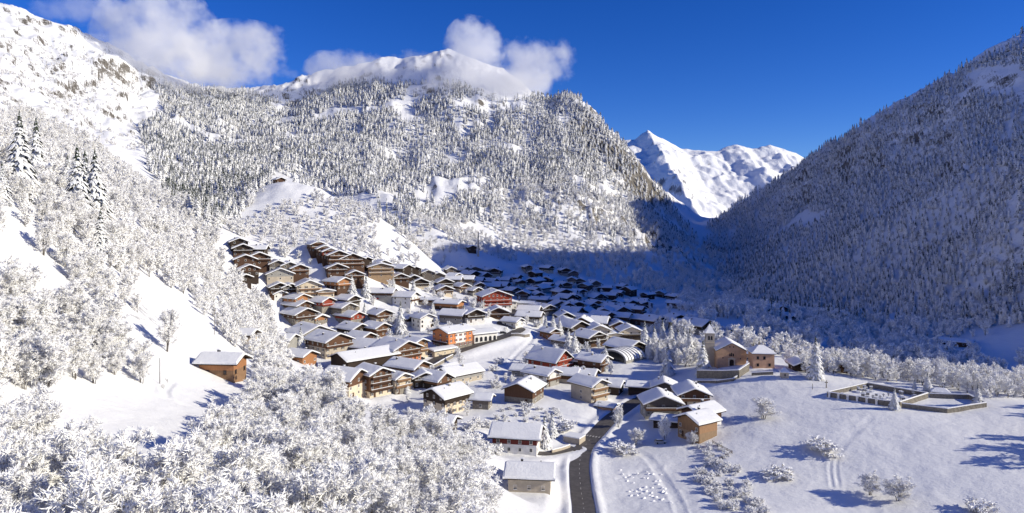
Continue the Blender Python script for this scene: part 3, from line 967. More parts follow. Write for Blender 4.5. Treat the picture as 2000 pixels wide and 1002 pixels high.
HOUSES = []
def house(px, py, W, L, Hh, phi, up, lo, label, h1_=None, pitch=0.42, balc=1, chim=1, near=None, T=0.62, ox=1.05, oy=1.45, cat='chalet', name='chalet',
          group=None, front_n=None, side_n=None, shutter=None, frame='white', anchor=None, balc_mat=None, garage=False, z_off=0.0, base=None, xshift=0.0, open_gable=False):
    p = base if base is not None else pick(px, py)
    if p is None:
        print('NO GROUND', px, py); return None
    if near is None: near = p.y < 345
    if p.y > 325 and near is not False or 335 < p.y < 520:
        W *= 1.14; L *= 1.14
    los = -math.atan((px - 1000) / FPX)
    a = R(phi) + los
    if anchor == 'front':
        p = Vector((p.x - math.sin(a) * L / 2, p.y + math.cos(a) * L / 2, p.z))
    AVOID.append((p.x, p.y, 0.5 * math.hypot(W, L) * 0.92))
    root = empty(name, (p.x, p.y, p.z + z_off), a)
    tag(root, label, cat, group)
    seed = int(px * 3 + py) % 997
    Hh = Hh * (0.9 if p.y < 335 else 0.97)
    if h1_ is not None: h1_ = h1_ * 0.92
    if h1_ is None: h1_ = 2.7 if Hh > 4 else Hh * 0.5
    rise = W / 2 * pitch
    # walls
    MB().box(-W / 2, W / 2, -L / 2, L / 2, -5, h1_).build('lower_wall', lo, root)
    w2, l2 = W / 2 + 0.05, L / 2 + 0.05
    MB().extr([(-w2, h1_ + 0.002), (w2, h1_ + 0.002), (w2, Hh), (0, Hh + rise), (-w2, Hh)], 'y', -l2, l2).build('upper_wall', up, root)
    # roof deck, snow, chimney
    rt = 0.2; z0 = Hh + rise + 0.06; sx = W / 2 + ox; sy = L / 2 + oy
    e = z0 - sx * pitch
    roof = MB().extr([(-sx, e), (0, z0), (sx, e), (sx, e + rt), (0, z0 + rt), (-sx, e + rt)], 'y', -sy, sy).build('roof', 'dark' if up != 'greywood' else 'greywood', root)
    link('snow_cover', roof_snow(W, L, ox + 0.06, oy + 0.08, pitch, T, z0 + rt, seed=seed), roof)
    rr = random.Random(seed)
    for k in range(chim):
        cx = rr.choice((-1, 1)) * W * rr.uniform(0.1, 0.25); cy = L * rr.uniform(-0.15, 0.35) * (1 if k == 0 else -1)
        cz = z0 - abs(cx) * pitch
        c = MB().box(cx - 0.35, cx + 0.35, cy - 0.35, cy + 0.35, cz - 0.3, cz + T + 1.1).build('chimney', 'grey' if seed % 2 else 'metal', roof)
        if near:
            MB().box(cx - 0.42, cx + 0.42, cy - 0.42, cy + 0.42, cz + T + 1.101, cz + T + 1.32).build('chimney_snow', 'snow', roof)
    if near and W > 8 and seed % 3 != 1:
        sx_ = -W * 0.27 if phi >= 0 else W * 0.27; sy_ = L * (0.22 if seed % 2 else -0.2); zt = z0 - abs(sx_) * pitch + rt + T
        d_ = 0.55 * pitch * (1 if sx_ < 0 else -1)
        MB().add([(sx_ - 0.55, sy_ - 0.45, zt - d_ - 0.5), (sx_ + 0.55, sy_ - 0.45, zt + d_ - 0.5), (sx_ + 0.55, sy_ + 0.45, zt + d_ - 0.5), (sx_ - 0.55, sy_ + 0.45, zt - d_ - 0.5),
                  (sx_ - 0.55, sy_ - 0.45, zt - d_ + 0.06), (sx_ + 0.55, sy_ - 0.45, zt + d_ + 0.06), (sx_ + 0.55, sy_ + 0.45, zt + d_ + 0.06), (sx_ - 0.55, sy_ + 0.45, zt - d_ + 0.06)],
                 [(0, 3, 2, 1), (4, 5, 6, 7), (0, 1, 5, 4), (1, 2, 6, 5), (2, 3, 7, 6), (3, 0, 4, 7)]).build('skylight', 'glass', roof)
        MB().tube((W * 0.18, -L * 0.25, z0 - W * 0.18 * pitch), (W * 0.18, -L * 0.25, z0 - W * 0.18 * pitch + T + 0.75), 0.11, 0.11, 6).build('vent_pipe', 'metal', roof)
    if near:
        # purlins under the gable overhang
        for px_ in (-0.36, 0.0, 0.36):
            zz = Hh + rise * (1 - abs(px_) * 2) - 0.12
            MB().box(px_ * W - 0.11, px_ * W + 0.11, -sy + 0.15, -l2 + 0.003, zz - 0.12, zz + 0.1).build('purlin', 'dark', root)
    # balconies on the gable front
    bm = balc_mat or (up if up in ('timber', 'brown', 'dark', 'red', 'orange', 'honey', 'maroon', 'tan') else 'timber')
    for b in range(balc):
        zb = h1_ + b * 2.6
        if zb > Hh + rise * 0.35: break
        wd = W * (0.49 if b == 0 else 0.42)
        m = MB()
        y0 = -l2 - 1.15
        m.box(-wd, wd, y0, -l2 - 0.002, zb - 0.16, zb)
        m.box(-wd, wd, y0, y0 + 0.07, zb + 0.25, zb + 0.85)
        m.box(-wd - 0.02, wd + 0.02, y0 - 0.03, y0 + 0.1, zb + 0.92, zb + 1.0)
        for s in (-1, -0.33, 0.33, 1):
            m.box(s * wd - 0.06, s * wd + 0.06, y0 + 0.005, y0 + 0.115, zb + 0.002, zb + 1.05)
        for s in (-1, 1):
            m.box(s * wd - 0.045, s * wd + 0.045, y0 + 0.12, -l2 - 0.003, zb + 0.3, zb + 0.8)
        bo = m.build('balcony', bm, root)
        MB().box(-wd, wd, y0 - 0.05, y0 + 0.12, zb + 1.001, zb + 1.16).build('rail_snow', 'snow', bo)
    # openings
    def win(x, z, side, wsc=1.0):
        fr, pane = window_mesh('near' if near else 'far', shutter if near else None, frame)
        dep = 0.003 + (0.05 if z >= h1_ else 0)
        if side == 'f': loc, rz = (x, -L / 2 - dep, z), 0
        elif side == 'l': loc, rz = (-W / 2 - dep, x, z), -math.pi / 2
        else: loc, rz = (W / 2 + dep, x, z), math.pi / 2
        w = link('window', fr, root, loc, rz, (wsc, 1, wsc if near else 1.0))
        if pane: link('pane', pane, w)
    nst = max(1, int((Hh + rise * 0.5) // 2.6))
    fn = front_n if front_n is not None else max(1, int(W // 3.6))
    sn = side_n if side_n is not None else max(1, int(L // 4.5))
    if not near:
        fn = min(fn, 3); sn = min(sn, 2)
    for st in range(nst):
        z = st * 2.6 + 0.85
        if st == 0 and h1_ >= 1.6: pass
        half = W / 2 - 1.2
        if z + 1.25 > Hh: half = max(0.0, W / 2 - 1.4 - (z + 1.25 - Hh) / max(pitch, 0.1))
        n = fn if half > 1.0 else (1 if z + 1.25 < Hh + rise - 0.3 else 0)
        if open_gable and z + 1.25 > Hh: n = 0
        for i in range(n):
            x = 0 if n == 1 else -half + 2 * half * i / (n - 1)
            win(x, z, 'f')
        if z + 1.25 < Hh and sn:
            for i in range(sn):
                y = -L / 2 + L * (i + 0.5) / sn
                win(y, z, 'l' if phi >= 0 else 'r')
                if near and abs(phi) < 60: win(y, z, 'r' if phi >= 0 else 'l')
    if near and h1_ >= 2.2:
        dx = W * 0.28 * (1 if seed % 2 else -1)
        if garage:
            d = MB().box(dx - 1.2, dx + 1.2, -L / 2 - 0.06, -L / 2 - 0.003, -0.2, 2.1).build('garage_door', 'greywood', root)
        else:
            d = MB().box(dx - 0.5, dx + 0.5, -L / 2 - 0.07, -L / 2 - 0.003, -0.1, 2.0).build('door', 'brown', root)
    HOUSES.append((root, px, py))
    return root

def build_houses():
    N = house
    # --- upper left terrace of dark chalets
    N(466, 489, 9, 10, 4.5, 5, 'dark', 'dark', 'highest dark chalet peeking out of deep snow at the top left of the village', balc=0, side_n=0)
    N(473, 500, 10, 10, 5, 5, 'dark', 'brown', 'dark brown chalet with a balcony in the upper left terrace, second row down', side_n=0)
    N(504, 500, 8, 9, 3.4, 75, 'dark', 'dark', 'low dark annex with a deep snow roof right of the upper left chalets', balc=0)
    N(478, 517, 11, 10, 4.6, 5, 'brown', 'brown', 'left half of the long brown chalet pair in the upper left terrace', balc=0, side_n=0)
    N(504, 517, 12, 10, 4.8, 8, 'brown', 'brown', 'right half of the long brown chalet pair in the upper left terrace', side_n=0)
    N(484, 533, 9.5, 10, 4.4, 10, 'brown', 'dark', 'small brown chalet with a white gable edge below the long pair', balc=0, side_n=0)
    N(476, 545, 6, 7, 3, 15, 'dark', 'dark', 'tiny dark gable poking out of the frosted trees on the far left', balc=0, chim=0)
    N(545, 547, 14, 10, 4.2, 8, 'grey', 'beige', 'pale modern house with dark glass beside the frosted trees, upper left', balc=0)
    N(583, 537, 9.5, 10, 4.8, 10, 'timber', 'brown', 'timber gable right of the pale modern house')
    N(540, 529, 9, 10, 4.4, 10, 'greywood', 'grey', 'snow-roofed house hidden behind the pale modern house', balc=0)
    N(563, 531, 9, 10, 4.4, 10, 'greywood', 'grey', 'snow-roofed house between the pale modern house and the timber gable', balc=0)
    N(543, 571, 10, 11, 4.6, 10, 'dark', 'brown', 'left of the twin black gables next to the cream balcony house')
    N(564, 573, 9, 11, 4.8, 12, 'dark', 'brown', 'right of the twin black gables next to the cream balcony house')
    N(547, 580, 7, 6, 2.8, 10, 'white', 'white', 'small white gable in front of the twin black gables', balc=0)
    N(601, 580, 13, 12, 7.6, 10, 'cream', 'cream', 'tall cream house with two long balconies in the upper left of the village', h1_=2.6, balc=2, balc_mat='honey', near=True, shutter='brown', name='house', cat='house')
    N(634, 581, 9, 8, 4.2, 10, 'cream', 'cream', 'low cream wing with a balcony right of the tall cream house', balc=1, pitch=0.2, balc_mat='honey', name='house', cat='house')
    N(659, 566, 9.5, 12, 5.2, 38, 'orange', 'brown', 'bright orange gabled chalet beside the two spruces, upper left', near=True)
    N(577, 595, 9.5, 13, 5.0, 35, 'orange', 'cream', 'orange gabled chalet with a long snowy roof below the cream house', near=True, balc=0)
    N(626, 603, 9, 12, 5.2, 42, 'red', 'stone', 'red gabled chalet with a stone side wall and snow lean-to', near=True)
    N(676, 598, 9, 12, 4.8, 42, 'dark', 'stone', 'dark gabled chalet with a stone side wall right of the red gable')
    N(582, 608, 10, 14, 4.6, 32, 'brown', 'grey', 'brown gabled chalet squeezed between the orange gable and its larger twin', balc=0)
    N(585, 627, 13, 14, 5.2, 30, 'brown', 'stone', 'wide brown chalet with a white doorway at the left edge of the village', near=True, shutter='brown')
    N(622, 628, 7, 6, 2.6, 30, 'orange', 'stone', 'low garage under a thick square of snow right of the wide brown chalet', balc=0, chim=0, T=0.9, name='garage', cat='garage')
    # --- stepped red-brown terrace
    for i, (hx, hy, w, hh) in enumerate([(617, 492, 8, 5.2), (630, 500, 8, 5.2), (641, 507, 8.5, 5.4), (657, 519, 12, 6.6), (684, 525, 14, 6.8)]):
        N(hx, hy, w, 11, hh, 14, 'brown' if i != 2 else 'red', 'brown',
          ['topmost red-brown chalet of the stepped terrace below the knoll', 'second red-brown chalet down the stepped terrace below the knoll', 'third red-brown chalet down the stepped terrace below the knoll',
           'large red-brown chalet with three balconies in the stepped terrace', 'broadest red-brown chalet with pale posts at the foot of the stepped terrace'][i], balc=2, balc_mat='timber', group='stepped red-brown terrace')
    N(656, 538, 11, 10, 4.6, 10, 'brown', 'brown', 'brown chalet with a pale king post just below the stepped terrace')
    N(691, 549, 10, 10, 4.2, 10, 'timber', 'brown', 'timber gable behind the two spruces below the stepped terrace')
    N(709, 517, 7, 9, 4, 30, 'dark', 'dark', 'small dark gable high behind the tan balcony block', balc=0)
    N(742, 541, 15, 11, 7.2, 8, 'tan', 'tan', 'tan apartment block with three tiers of long balconies below the knoll', balc=3, pitch=0.28, balc_mat='tan', name='apartment_block', cat='building', front_n=4)
    N(745, 525, 9, 9, 4, 20, 'greywood', 'dark', 'snow-roofed gable just behind the tan balcony block', balc=0)
    N(784, 537, 9, 12, 5.4, 42, 'dark', 'dark', 'near-black barn on the edge of the sunlit slope, left of a twin', balc=0, side_n=0)
    N(808, 537, 9, 10, 5, 15, 'dark', 'dark', 'near-black twin gable right of the dark barn', balc=0)
    N(835, 543, 10, 10, 4.4, 10, 'greywood', 'greywood', 'grey timber house at the shadow edge, left one of two', balc=0)
    N(855, 547, 10, 10, 4.0, 10, 'greywood', 'greywood', 'grey timber house at the shadow edge, right one of two', balc=0)
    N(780, 552, 10, 9, 4.2, 12, 'brown', 'brown', 'brown chalet with a white balcony line in front of the dark barn')
    N(806, 553, 9, 9, 4, 12, 'dark', 'dark', 'dark chalet in front of the near-black twin gable', balc=0)
    N(818, 560, 11, 9, 3.8, 15, 'dark', 'beige', 'low dark chalet over a pale ground floor beside snowy trees')
    N(866, 560, 12, 10, 4.0, 18, 'dark', 'grey', 'dark snow-edged gable above the brown gable with a cream base')
    N(865, 576, 10.5, 10, 4.6, 18, 'brown', 'cream', 'brown gable over a cream ground floor near the shadow edge')
    N(902, 570, 9, 10, 4.6, 30, 'timber', 'cream', 'small timber and cream house just above the red hotel')
    N(925, 577, 9, 9, 4.4, 40, 'dark', 'grey', 'dark house with a pale roof between the timber house and the red hotel', balc=0)
    N(748, 580, 9, 13, 3.6, 72, 'brown', 'grey', 'low brown house under a broad snow roof behind the white house', balc=0)
    N(790, 594, 10, 13, 5.4, 62, 'white', 'white', 'white house with a timber balcony end behind the tallest village spruce', balc_mat='timber')
    N(840, 594, 8, 12, 3.0, 70, 'timber', 'cream', 'flat snow-covered garage with a timber front', balc=0, pitch=0.12, name='garage', cat='garage')
    N(878, 603, 9, 14, 3.8, 62, 'orange', 'brown', 'long red-brown barn wall under snow left of the hotel', balc=0, pitch=0.3)
    N(742, 626, 10, 10, 4.8, 30, 'timber', 'cream', 'timber chalet with a white corner panel right of the middle spruce', near=True)
    N(684, 629, 9.5, 13, 4.6, 38, 'red', 'stone', 'red gable above white garage doors left of the middle spruce', near=True, balc=0)
    N(668, 612, 10, 12, 4.4, 38, 'greywood', 'stone', 'grey house with a skylit snow roof behind the red gable with garages', balc=0)
    N(826, 638, 8.5, 9, 6.2, 32, 'white', 'white', 'white two-storey house with black windows near the tall spruce', h1_=2.8, balc=0, near=True, frame='dark', name='house', cat='house')
    N(800, 632, 6, 8, 3.6, 25, 'dark', 'white', 'small dark gable wing left of the white house with black windows', balc=0)
    N(888, 626, 10, 13, 4.0, 62, 'greywood', 'grey', 'grey barn with a plain snow roof left of the black and white chalet', balc=0)
    N(922, 627, 10, 11, 5.2, 22, 'dark', 'white', 'chalet with black gable over white lower storey below the hotel', near=True)
    # red hotel
    N(965, 601, 18, 14, 9.0, 16, 'red', 'white', 'large bright red hotel with balconies above a white ground floor', h1_=3.0, balc=2, near=True, front_n=5, name='hotel', cat='hotel', pitch=0.36)
    N(994, 600, 7, 11, 5.2, 16, 'white', 'white', 'white wing attached to the right of the red hotel', balc=0, pitch=0.15, name='hotel_wing', cat='hotel')
    N(971, 615, 12, 10, 3.6, 8, 'brown', 'brown', 'low brown chalet with a wide snow roof in front of the hotel')
    N(1022, 601, 9, 13, 3.6, 80, 'white', 'white', 'long white flat building right of the hotel', balc=0, pitch=0.12, name='house', cat='house')
    N(1044, 606, 7, 7, 4.4, 60, 'white', 'cream', 'small white house at the end of the row right of the hotel', balc=0, pitch=0.2, name='house', cat='house')
    N(1034, 615, 9, 12, 3.6, 76, 'dark', 'grey', 'upper of two long snow roofs right of the hairpin bend', balc=0)
    N(1035, 626, 9, 13, 3.6, 76, 'dark', 'grey', 'lower of two long snow roofs right of the hairpin bend', balc=0)
    N(1063, 613, 10, 11, 4.4, 35, 'dark', 'grey', 'dark snow-roofed chalet at the shadow edge right of the long roofs')
    N(1001, 635, 7, 9, 3.2, 55, 'white', 'white', 'small white house inside the hairpin bend', balc=0, name='house', cat='house')
    N(1073, 660, 6.5, 8, 4.2, 40, 'timber', 'orange', 'little timber house with an orange base on the bank below the spruces')
    N(1098, 674, 7, 9, 3.2, 50, 'greywood', 'grey', 'grey hut with a snow roof behind the frosted trees near the hall', balc=0)
    # --- middle of the village
    N(606, 664, 17, 16, 5.0, 28, 'grey', 'stone', 'broad old farmhouse under a huge grey white roof at the left', h1_=2.6, near=True, balc=0, open_gable=True, name='farmhouse', cat='house')
    N(642, 692, 14, 16, 8.2, 34, 'timber', 'beige', 'tall stone house with a timber gable and cream lit end wall', h1_=5.6, near=True, balc=1, shutter='brown', name='stone_house', cat='house')
    N(555, 672, 9, 9, 2.6, 60, 'grey', 'grey', 'low shed with a snow roof left of the broad farmhouse', balc=0, chim=0, name='shed', cat='shed')
    N(588, 708, 9, 11, 4.2, 45, 'orange', 'orange', 'orange gable half hidden by the thicket below the tall stone house', balc=0, near=True)
    N(690, 656, 11, 13, 4.8, 36, 'dark', 'grey', 'house with a dark open gable right of the broad farmhouse', balc=0, near=True)
    N(735, 654, 10, 11, 4.8, 38, 'timber', 'timber', 'all-timber chalet with a side balcony in the middle of the village', near=True)
    N(706, 673, 9, 11, 5, 40, 'brown', 'grey', 'reddish gable squeezed behind the tall stone house', balc=0)
    N(722, 692, 13, 15, 4.6, 52, 'greywood', 'stone', 'long house with a plain wide snow roof right of the tall stone house', balc=0, near=True)
    N(776, 702, 15, 15, 7.0, 36, 'timber', 'coral', 'big timber chalet with coral ground floor beside the road', h1_=3.0, near=True, balc=2)
    N(812, 693, 7, 9, 7.4, 36, 'honey', 'cream', 'narrow honey timber house attached to the big coral chalet', h1_=3.0, near=True)
    N(712, 716, 14, 24, 6.0, -58, 'dark', 'dark', 'vast barn under a huge white roof with a black gable end', h1_=2.0, balc=0, near=True, T=0.6, front_n=0, side_n=0, name='barn', cat='barn', pitch=0.34)
    N(674, 768, 13, 14, 8.2, 52, 'timber', 'cream', 'house with timber gable over pale masonry at the front of the thicket', h1_=5.2, near=True, balc=0, pitch=0.5, name='house', cat='house')
    N(728, 768, 11, 12, 10.5, 34, 'timber', 'cream', 'tall narrow house with stacked brown balconies above the thicket', h1_=2.8, near=True, balc=3, balc_mat='brown', shutter='brown', name='house', cat='house')
    N(776, 765, 8.5, 8, 7.2, 38, 'cream', 'stone', 'small square house with cream gable and orange balcony above the thicket', h1_=3.0, near=True, balc=2, balc_mat='honey', shutter='brown', name='house', cat='house')
    N(797, 738, 12, 16, 6.4, 50, 'timber', 'brown', 'long timber house with white gable posts below the coral chalet', near=True)
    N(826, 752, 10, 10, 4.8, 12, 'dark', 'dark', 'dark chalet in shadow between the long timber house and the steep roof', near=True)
    N(850, 756, 10, 11, 4.6, 48, 'timber', 'dark', 'steep snow-roofed house with a small brown gable and black chimney', near=True, balc=0, pitch=0.55)
    N(896, 742, 12, 18, 4.4, -52, 'grey', 'beige', 'long grey-walled house below the road with a vast white roof', near=True, balc=0, T=0.6, front_n=0, name='house', cat='house')
    N(872, 800, 13, 13, 7.6, -48, 'dark', 'cream', 'large house with a black gable and cream lit side at the edge of the thicket', h1_=4.8, near=True, balc=0, name='house', cat='house', shutter='brown', side_n=4)
    N(862, 841, 8, 8.5, 3.6, 68, 'dark', 'dark', 'old dark shed with a heavy snow roof among the lower trees', balc=0, near=True, chim=0, name='shed', cat='shed')
    N(942, 796, 6, 6.5, 4.2, 75, 'greywood', 'stone', 'little tool shed with a square snow roof left of the brown chalet', balc=0, near=True, chim=0, name='shed', cat='shed')
    N(1024, 780, 12.5, 13, 6.0, -22, 'timber', 'stone', 'brown board-clad chalet with side balconies in the centre foreground', h1_=2.6, near=True, balc=0, front_n=0)
    N(1058, 749, 9.5, 13, 5.6, 52, 'white', 'grey', 'house with a white gable and dark shutters behind the board-clad chalet', near=True, shutter='brown', name='house', cat='house')
    N(1022, 732, 7, 8, 3.2, 70, 'grey', 'grey', 'grey garage with a snow roof left of the white gable', balc=0, near=True, chim=0, name='garage', cat='garage')
    N(1074, 722, 12, 15, 6.0, 52, 'red', 'brown', 'steep red-brown gabled chalet below the snowy slope', near=True, balc=2, pitch=0.7)
    N(1106, 745, 9, 11, 4.4, 74, 'timber', 'beige', 'left of two joined houses with brown upper wall and beige base', near=True, balc=0)
    N(1142, 747, 9, 10, 4.6, 74, 'dark', 'beige', 'right of two joined houses with skylight in the snow roof', near=True, balc=0)
    N(1129, 716, 8, 10, 3.8, 74, 'dark', 'dark', 'dark house with a white roof behind the two joined houses', balc=0)
    N(1160, 721, 9, 11, 5.2, 60, 'timber', 'brown', 'timber house with a bright roof and side balconies near the hall', near=True)
    N(1151, 779, 10, 12, 7.8, 46, 'beige', 'beige', 'tall beige apartment house with stacked balconies above the snow field', h1_=2.6, near=True, balc=2, balc_mat='honey', name='apartment_house', cat='house', side_n=1)
    N(1196, 766, 7.5, 8, 4.0, 72, 'dark', 'dark', 'dark shed under thick snow right of the beige apartment house', balc=0, near=True, name='shed', cat='shed')
    N(1185, 797, 5, 6, 1.6, 70, 'ochre', 'ochre', 'tiny brick shelter beside the road below the beige apartment house', balc=0, near=True, chim=0, pitch=0.2, name='shelter', cat='shelter', side_n=0, front_n=0)
    N(1010, 872, 10.5, 15, 6.0, 80, 'maroon', 'white', 'maroon and white house above a garage in the centre foreground', h1_=3.4, near=True, balc=0, side_n=4, pitch=0.5, name='house', cat='house')
    N(1036, 948, 11, 12, 4.6, 86, 'beige', 'beige', 'nearest grey house with a plain snow roof beside the road at the bottom', near=True, balc=0, pitch=0.32, h1_=1.4, side_n=3, name='house', cat='house')
    # --- right of the road
    N(1256, 766, 9, 12, 3.6, 84, 'dark', 'dark', 'wide open barn under a flat bright snow roof right of the road', balc=0, near=True, chim=0, pitch=0.2, name='barn', cat='barn', side_n=0, front_n=0)
    N(1297, 768, 10, 9, 5.2, 2, 'greywood', 'beige', 'house with a grey gable facing the viewer beside the bright barn roof', near=True, h1_=3.4, balc=0, name='house', cat='house')
    N(1290, 808, 14, 11, 5.6, 12, 'greywood', 'grey', 'grey stone house with a dark double gable and white chimney', near=True, h1_=3.0, balc=1, name='house', cat='house')
    N(1350, 786, 12, 12, 5.2, 12, 'timber', 'cream', 'brown and cream chalet with a snow-lined balcony below the church', near=True, h1_=2.8, balc=1)
    N(1370, 832, 9, 11, 6.4, -42, 'timber', 'white', 'upper of two stacked houses with brown gable and bright roof', near=True, h1_=3.4, balc=0, name='house', cat='house')
    N(1362, 852, 10, 9, 7.0, -42, 'honey', 'tan', 'tan timber barn with a plain lit wall, lowest house right of the road', near=True, h1_=3.0, balc=0, side_n=0, front_n=2, name='barn', cat='barn')
    N(1303, 829, 7, 9, 2.3, 80, 'dark', 'dark', 'low carport with a flat snow roof in front of the grey stone house', balc=0, near=True, chim=0, pitch=0.08, name='carport', cat='carport', side_n=0, front_n=0)
    # --- around the arched hall
    N(1222, 690, 13, 14, 4.2, 48, 'dark', 'grey', 'dark-gabled house with a blue shaded roof behind the arched hall', balc=0)
    N(1151, 673, 12, 12, 5.4, 42, 'dark', 'brown', 'dark balconied house with a double gable left of the arched hall', balc=2)
    N(1166, 659, 12, 11, 5.4, 14, 'cream', 'dark', 'left of two cream chalets with black posts near the shadow edge', balc=1, balc_mat='dark', frame='dark')
    N(1228, 661, 11, 11, 5.4, 14, 'cream', 'dark', 'right of two cream chalets with black posts near the shadow edge', balc=1, balc_mat='dark', frame='dark')
    N(1196, 661, 8, 8, 3.2, 20, 'cream', 'dark', 'low link building between the two cream chalets', balc=0, pitch=0.15, chim=0)
    # --- outliers
    N(436, 730, 7.5, 10, 4.4, 62, 'orange', 'honey', 'orange wooden chalet standing alone on the open left slope', near=True, balc=0, frame='brown')
    N(476, 667, 6, 8, 3.2, 62, 'greywood', 'cream', 'small pale cabin among frosted trees above the lone orange chalet', near=True, balc=0, chim=0)
    N(545, 356, 8, 10, 3.6, 20, 'brown', 'brown', 'lonely brown hut on top of the sunny knoll', balc=0)
    N(1362, 647, 13, 15, 5.0, 52, 'dark', 'grey', 'large dark barn in blue shade left of the church tower', balc=0, side_n=0)
    N(1438, 652, 7, 8, 3.2, 52, 'brown', 'grey', 'little hut on the shaded snow patch behind the church', balc=0, side_n=0)
    N(1515, 614, 11, 13, 5.0, 40, 'timber', 'grey', 'brown house alone in the shaded wood above the church', balc=0)
    N(1545, 624, 6, 8, 3.0, 40, 'dark', 'grey', 'small hut right of the brown house in the shaded wood', balc=0, chim=0)
    N(1632, 726, 7, 9, 3.4, 20, 'brown', 'brown', 'brown chalet half hidden behind the big lone spruce', balc=0)
    N(1562, 722, 7, 8, 3.0, 20, 'dark', 'dark', 'snow-roofed hut left of the big lone spruce', balc=0)
    N(1868, 674, 8, 14, 2.6, 84, 'brown', 'brown', 'long low brown farm shed on a shaded clearing at the right', balc=0, chim=0, pitch=0.2, name='barn', cat='barn')
    N(920, 519, 8, 9, 3.6, 20, 'dark', 'dark', 'lone shaded chalet in the frosted trees above all the far rows', balc=0)
    # --- far rows in the shade
    words = ['first', 'second', 'third', 'fourth', 'fifth', 'sixth', 'seventh', 'eighth', 'ninth', 'tenth', 'eleventh', 'twelfth', 'thirteenth', 'fourteenth', 'fifteenth', 'sixteenth', 'seventeenth', 'eighteenth', 'nineteenth', 'twentieth']
    bands = [
        ('farthest shaded row under the mountain', [(878, 538), (905, 536), (926, 537), (950, 538), (968, 541), (1003, 549), (1029, 543), (1046, 549), (1067, 543), (1102, 547), (1116, 549)]),
        ('second farthest shaded row', [(887, 547), (918, 547), (943, 549), (984, 555), (1016, 559), (1046, 558), (1068, 557), (1117, 560), (1134, 562)]),
        ('third shaded row from the mountain', [(886, 556), (908, 557), (932, 558), (956, 557), (978, 565), (1070, 568), (1099, 566), (1143, 569), (1158, 569), (1180, 574), (1216, 570), (1228, 580)]),
        ('shaded row just above the red hotel', [(936, 566), (961, 568), (1000, 576), (1023, 584), (1042, 574), (1057, 571), (1082, 569), (1113, 582), (1130, 577)]),
        ('middle shaded row right of the hotel', [(1051, 584), (1055, 594), (1073, 596), (1097, 580), (1105, 594), (1122, 593), (1166, 588), (1189, 584), (1206, 582), (1265, 586), (1290, 582), (1317, 589)]),
        ('row where the mountain shadow ends', [(1092, 606), (1107, 610), (1124, 606), (1146, 606), (1160, 605), (1186, 609), (1206, 598), (1228, 599), (1250, 599), (1262, 601), (1318, 602), (1342, 604)]),
        ('lower half shaded row', [(1117, 621), (1143, 618), (1182, 621), (1208, 618), (1224, 614), (1242, 617), (1322, 630)]),
        ('lowest row before the two cream chalets', [(1102, 629), (1136, 632), (1176, 632), (1212, 632), (1248, 633), (1275, 637), (1331, 643)]),
        ('group beside the frosted bank', [(1104, 642), (1138, 645), (1172, 644), (1206, 645), (1120, 652)]),
    ]
    for name, pts in bands:
        for i, (hx, hy) in enumerate(sorted(pts)):
            rr = random.Random(hx * 7 + hy)
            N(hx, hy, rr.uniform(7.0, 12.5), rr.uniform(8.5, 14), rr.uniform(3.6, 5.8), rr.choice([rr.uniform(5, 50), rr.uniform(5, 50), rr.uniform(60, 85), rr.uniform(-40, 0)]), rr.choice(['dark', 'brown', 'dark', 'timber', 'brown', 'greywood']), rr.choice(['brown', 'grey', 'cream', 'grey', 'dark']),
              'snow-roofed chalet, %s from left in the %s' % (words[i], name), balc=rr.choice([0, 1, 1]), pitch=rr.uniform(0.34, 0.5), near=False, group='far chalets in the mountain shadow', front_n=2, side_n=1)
build_houses()

def build_orange_house():
    N = house
    o = N(884, 672, 12, 15, 8.6, -50, 'tangerine', 'stone', 'tall orange and white rendered house with many shuttered windows by the road', h1_=2.6, near=True, balc=1, balc_mat='brown', shutter='red', side_n=5, name='house', cat='house', pitch=0.3)
    w, l = 12 * 1.14, 15 * 1.14
    MB().box(w / 2 + 0.0505, w / 2 + 0.0525, -l * 0.2, l * 0.2, 2.45, 8.2).build('white_facade_panel', 'white', o)
    o = N(938, 658, 11, 13, 4.6, -60, 'white', 'white', 'white building with tall dark arched openings by the road', near=True, balc=0, side_n=0, front_n=0, chim=0, pitch=0.16, name='building', cat='building')
    w, l = 11 * 1.14, 13 * 1.14
    for k in range(5):
        y = -l / 2 + l * (k + 0.5) / 5
        prof = [(y - 0.85, 0.2), (y + 0.85, 0.2)] + [(y + 0.85 * math.cos(t), 2.0 + 0.85 * math.sin(t)) for t in np.linspace(0, math.pi, 8)]
        MB().extr(prof, 'x', w / 2 + 0.052, w / 2 + 0.11).build('arched_opening', 'glass', o)
    N(862, 689, 5.5, 12, 3.0, -52, 'cream', 'cream', 'low roadside shop under snow below the tall orange house', near=True, balc=0, side_n=3, chim=0, pitch=0.12, name='shop', cat='shop')
    N(876, 728, 6, 7, 2.4, -40, 'grey', 'grey', 'small grey garage under the road retaining wall', near=True, balc=0, chim=0, name='garage', cat='garage', side_n=0)
build_orange_house()

